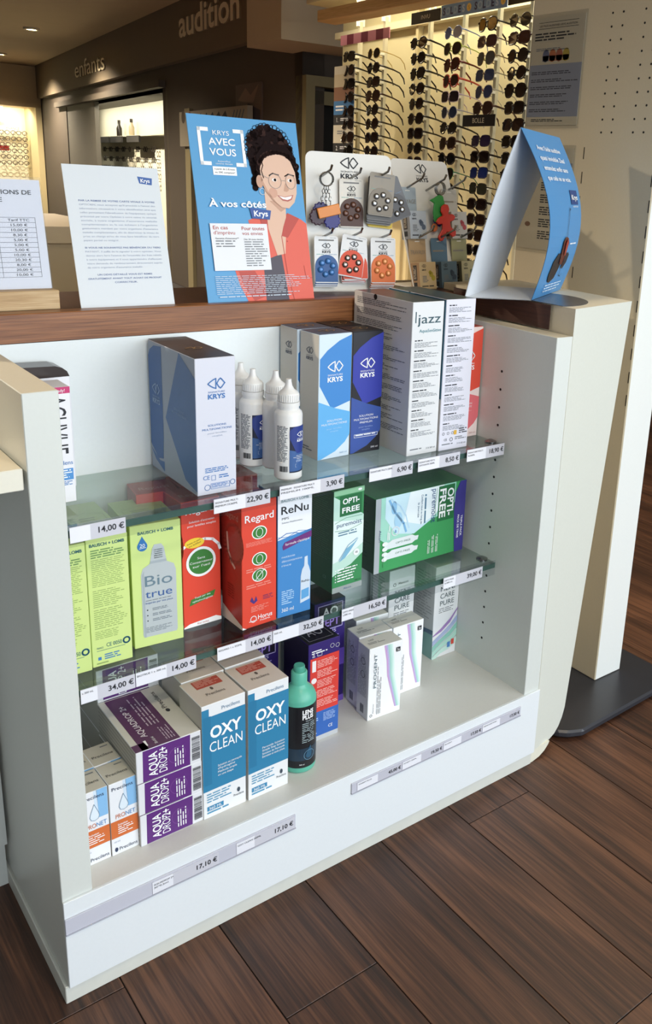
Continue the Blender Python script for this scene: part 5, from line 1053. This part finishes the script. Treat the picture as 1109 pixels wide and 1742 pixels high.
def bunch(u, v, w, h, col, nm, n, tilts, discs):
    q = ['front', 'second', 'third', 'fourth']
    for k in range(n): battery_card(u + .0004 * k, v - .003 * k - .001 * (k > 0), .020 - .0045 * k, w, h, CB, col, '%s %s battery card in its lower bunch' % (q[k], nm), tilts[k], parts=(k == 0), discs=discs)
bunch(.0286, .090, .043, .080, '#24548f', 'blue dialled', 3, (0, 0, 0), '#3d6fa8')
bunch(.081, .092, .046, .072, '#d9461a', 'orange-red dialled', 4, (9, -2, 1, 0), '#8a7f7a')
bunch(.1335, .090, .047, .080, '#df6d20', 'orange dialled', 4, (0, 0, 0, 0), '#d98a50')
# key rings on the first stand and the second
def key_ring(S, yaw, L, u, v, n, label, tagcols, shapes):
    p = on_stand(S, yaw, L, u, v, n); t = thing('key_ring', label, 'key ring', p, (0, 0, math.radians(yaw)), 'key rings on the hook stands')
    for k in range(3): MB().tube([(.0115 * math.cos(i * PI / 9), -.003 + .003 * k, -.009 + .0115 * math.sin(i * PI / 9)) for i in range(18)], .0011, 6, metal, closed=True).build('split_ring', t, smooth=True)
    for k in range(3):
        for j in range(5):
            cx_ = (k - 1) * .004 * (1 + .25 * j); cz_ = -.023 - .0062 * j
            MB().tube([(cx_ + (.0024 if j % 2 else .0008) * math.cos(i * PI / 5), .001 + (.0008 if j % 2 else .0024) * math.cos(i * PI / 5), cz_ + .004 * math.sin(i * PI / 5)) for i in range(10)], .0007, 5, metal, closed=True).build('chain_link', t)
    for k, (c, s_) in enumerate(zip(tagcols, shapes)):
        pts, dx, dy, dz, rt = s_
        plate(pts, -.002, .002, M(c, .4)).build('rubber_charm', t, (dx, dy, dz), (0, rt, 0), bevel=.0012)
circ = lambda x, z, r, n=16: [(x + r * math.cos(2 * PI * i / n), z + r * math.sin(2 * PI * i / n)) for i in range(n)]
star = [((.016 if i % 2 else .013) * math.cos(i * PI / 12), (.016 if i % 2 else .013) * math.sin(i * PI / 12)) for i in range(24)]
key_ring(S1, Y1, L1, .0286, .198, .03, 'bunch of key rings with an orange tag on the battery stand', ('#2a2560', '#e08a3c', '#3a1c2c', '#2c2a78'), ((star, -.008, .004, -.062, 0), ([(-.02, -.009), (.02, -.009), (.02, .009), (-.02, .009)], .004, -.004, -.062, -.25), (star, -.014, .002, -.072, 0), (star, .012, .003, -.078, 0)))
blob = [(0, .018), (.007, .016), (.011, .006), (.012, -.006), (.008, -.018), (0, -.021), (-.007, -.018), (-.010, -.006), (-.009, .006), (-.018, .010), (-.010, .013)]
man_ = [(.0, .026), (.006, .024), (.008, .018), (.005, .012), (.014, .010), (.018, .006), (.015, .002), (.007, .001), (.008, -.006), (.017, -.013), (.016, -.019), (.010, -.020), (0, -.010), (-.009, -.021), (-.015, -.020), (-.017, -.014), (-.008, -.006), (-.007, .001), (-.015, .002), (-.018, .006), (-.014, .010), (-.005, .012), (-.008, .018), (-.006, .024)]
man = [(x * 1.45, z * 1.45) for x, z in man_]; blob = [(x * 1.4, z * 1.4) for x, z in blob]
key_ring(S2, Y2, L2, .080, .190, .042, 'bunch of key rings with green and red charms on the leaning stand', ('#3c9a4a', '#2a2270', '#d43a2c', '#d8743a'), ((blob, -.004, -.002, -.045, 0), (star, .004, .004, -.066, 0), (man, .013, -.008, -.074, -.2), (circ(0, 0, .008), -.008, .002, -.082, 0)))
def hang_box(u, v, col, side, cardc, dots, word, label):
    # header card on the peg and the little carton hanging from it
    w, hh, hc, d = .043, .052, .040, .026
    p = on_stand(S2, Y2, L2, u, v, .008); t = thing('ear_plug_box', label, 'carton', p, (math.radians(-9), 0, math.radians(Y2)), 'small cartons on the leaning stand')
    hd = plate([(x - w / 2, z - hc) for x, z in rrect(w, hc + .006, .003, only_top=True)], -.0006, .0006, M(cardc, .6)).build('header_card', t)
    a = Art(); f = Frame(a, (-w / 2, -.0007, -hc), (w, 0, 0), (0, 0, hc + .006)); f.text(word, .5, .34, .17, M('#8f887c', .5), w=.9) if word else f.lines(.08, .36, .92, .5, 1, M('#8f887c', .5)); a.finish(hd)
    MB().box((-.006, -.0009, -.001), (.006, -.0006, .0008), M('#e8e6e0', .5)).build('hang_slot', t)
    b = MB().box((-w / 2, -d, -hc - hh), (w / 2, -.0006, -hc), M(col, .5), {'left': M(side, .5)}).build('carton_body', t, bevel=.0006)
    a = Art(); f = Frame(a, (-w / 2, -d, -hc - hh), (w, 0, 0), (0, 0, hh)); f.brand(.26, .86, .24, INK, sig=False); f.lines(.15, .25, .5, .5, 5, GREYINK); f.lines(.1, .08, .85, .15, 1, INK)
    for q in ((.68, .55), (.8, .42)): f.disc(q[0], q[1], .0052, M(dots, .5), 3)
    f.disc(.62, .62, .0038, M(dots, .5), 3)
    g = Frame(a, (-w / 2, -.0006, -hc - hh), (0, -d + .0006, 0), (0, 0, hh)); g.rect(.3, .35, .7, .9, M('#3c342e', .5)); g.lines(.36, .4, .64, .86, 3, M('#c9bba8', .5), rot=90, l=3); g.rect(.32, .1, .68, .28, INK); a.finish(b)
hang_box(.022, .186, '#b9c2cc', '#8b8d92', '#a9b6c0', '#5b6a80', 'VOYAGE', 'pale grey hanging carton, top left on the leaning stand')
hang_box(.134, .186, '#c9c8c6', '#b49a80', '#c6c3bc', '#b8505a', '', 'light hanging carton with red dots, top right on the leaning stand')
hang_box(.022, .088, '#d3b98c', '#a5835f', '#bfa27c', '#b8a83c', 'TRAVAUX', 'tan hanging carton with yellow dots, bottom left on the leaning stand')
hang_box(.080, .088, '#5d7686', '#4a5e6c', '#5f7f98', '#33465a', '', 'slate blue hanging carton, bottom middle on the leaning stand')
hang_box(.136, .088, '#c9bd8e', '#7f7a5c', '#a9a67c', '#6f7a4c', '', 'olive hanging carton, bottom right on the leaning stand')

# ------------------------------------------------------------------ folded tent card on the end block
tc = thing('tent_card', 'folded tent card with a curved blue panel on the counter end', 'tent card', (0, 0, 0.8582))
A = Vector((.754, .164, 0)); Bq = Vector((.847, .099, 0)); Cq = Vector((1.021, .194, 0)); Dq = Vector((.939, .279, 0)); P1 = Vector((.849, .158, .277)); P2 = Vector((1.045, .252, .274))
def sheet(fn, nu, nv, mat, th=.0008):
    mb = MB(); g = [[fn(i / nu, j / nv) for j in range(nv + 1)] for i in range(nu + 1)]; n_ = (g[-1][0] - g[0][0]).cross(g[0][-1] - g[0][0]).normalized() * th
    for off, rv in ((Vector((0, 0, 0)), False), (n_, True)):
        for i in range(nu):
            for j in range(nv):
                q = [g[i][j] + off, g[i + 1][j] + off, g[i + 1][j + 1] + off, g[i][j + 1] + off]; mb.face(q[::-1] if rv else q, mat)
    return mb
wc = M('#d9dde2', .45)
sheet(lambda u, v: A.lerp(Dq, u).lerp(P1.lerp(P2, u), v) + Vector((-.004, .004, 0)) * math.sin(PI * v), 2, 8, wc).build('white_panel', tc, smooth=True)
sheet(lambda u, v: A.lerp(Dq, u).lerp(Bq.lerp(Cq, u), v), 1, 1, wc).build('base_sheet', tc)
def bl(u, v): return Bq.lerp(Cq, u).lerp(P1.lerp(P2, u), v) + Vector((.026, -.030, .0)) * math.sin(PI * v) 
bp_ = sheet(bl, 4, 16, M('#4d8fc6', .35)).build('blue_panel', tc, smooth=True)
class BentFrame(Frame):
    def __init__(s, art): s.a = art; s.W = .2; s.H = .29
    def pt(s, u, v, l): return bl(u, v) + Vector((.47, -.85, .1)) * (EPS * l * 5)
    def sub(s): return 4
a = Art(); f = BentFrame(a)
for i, (s, w_) in enumerate((("Avec l'aide auditive", .62), ('quasi invisible Zeal', .66), ('entendez enfin sans', .66), ('que cela ne se voie.', .66))): f.text(s, .46, .885 - .058 * i, .026, WH, w=w_, bold=.015, l=3)
[f.rect(.68, .57 + .018 * i, .9, .588 + .018 * i, M('#26457f', .4), 2) for i in range(5)]; f.text('Krys', .79, .60, .03, WH, w=.18, bold=.02, l=3); f.text('AUDITION', .79, .552, .01, WH, w=.16, l=3)
f.stroke([(.56, .35), (.55, .42), (.57, .48), (.60, .535)], .0016, INK, 3); f.disc(.61, .54, .0022, INK, 3, 10)
f.poly([(.46, .20), (.44, .28), (.45, .34), (.50, .37), (.58, .36), (.62, .33), (.60, .25), (.55, .19)], M('#5a1c18', .25), 4); f.poly([(.52, .33), (.56, .355), (.60, .33), (.58, .25), (.54, .25)], M('#a03428', .25), 5)
f.poly([(.24, .14), (.27, .22), (.38, .27), (.48, .26), (.53, .19), (.46, .11), (.34, .085), (.27, .10)], M('#232028', .35), 3); f.poly([(.6, .25), (.66, .27), (.72, .25), (.70, .2), (.62, .16), (.58, .17)], M('#2a2730', .35), 4); f.stroke([(.6, .16), (.62, .12), (.68, .11), (.70, .13)], .0012, INK, 3)
f.lines(.68, .31, .9, .325, 1, WH, l=3); f.lines(.25, .02, .85, .075, 3, M('#d2e4f2', .5), hh=.4, l=3); a.finish(bp_)

bpy.data.objects.remove(_fo, do_unlink=True)
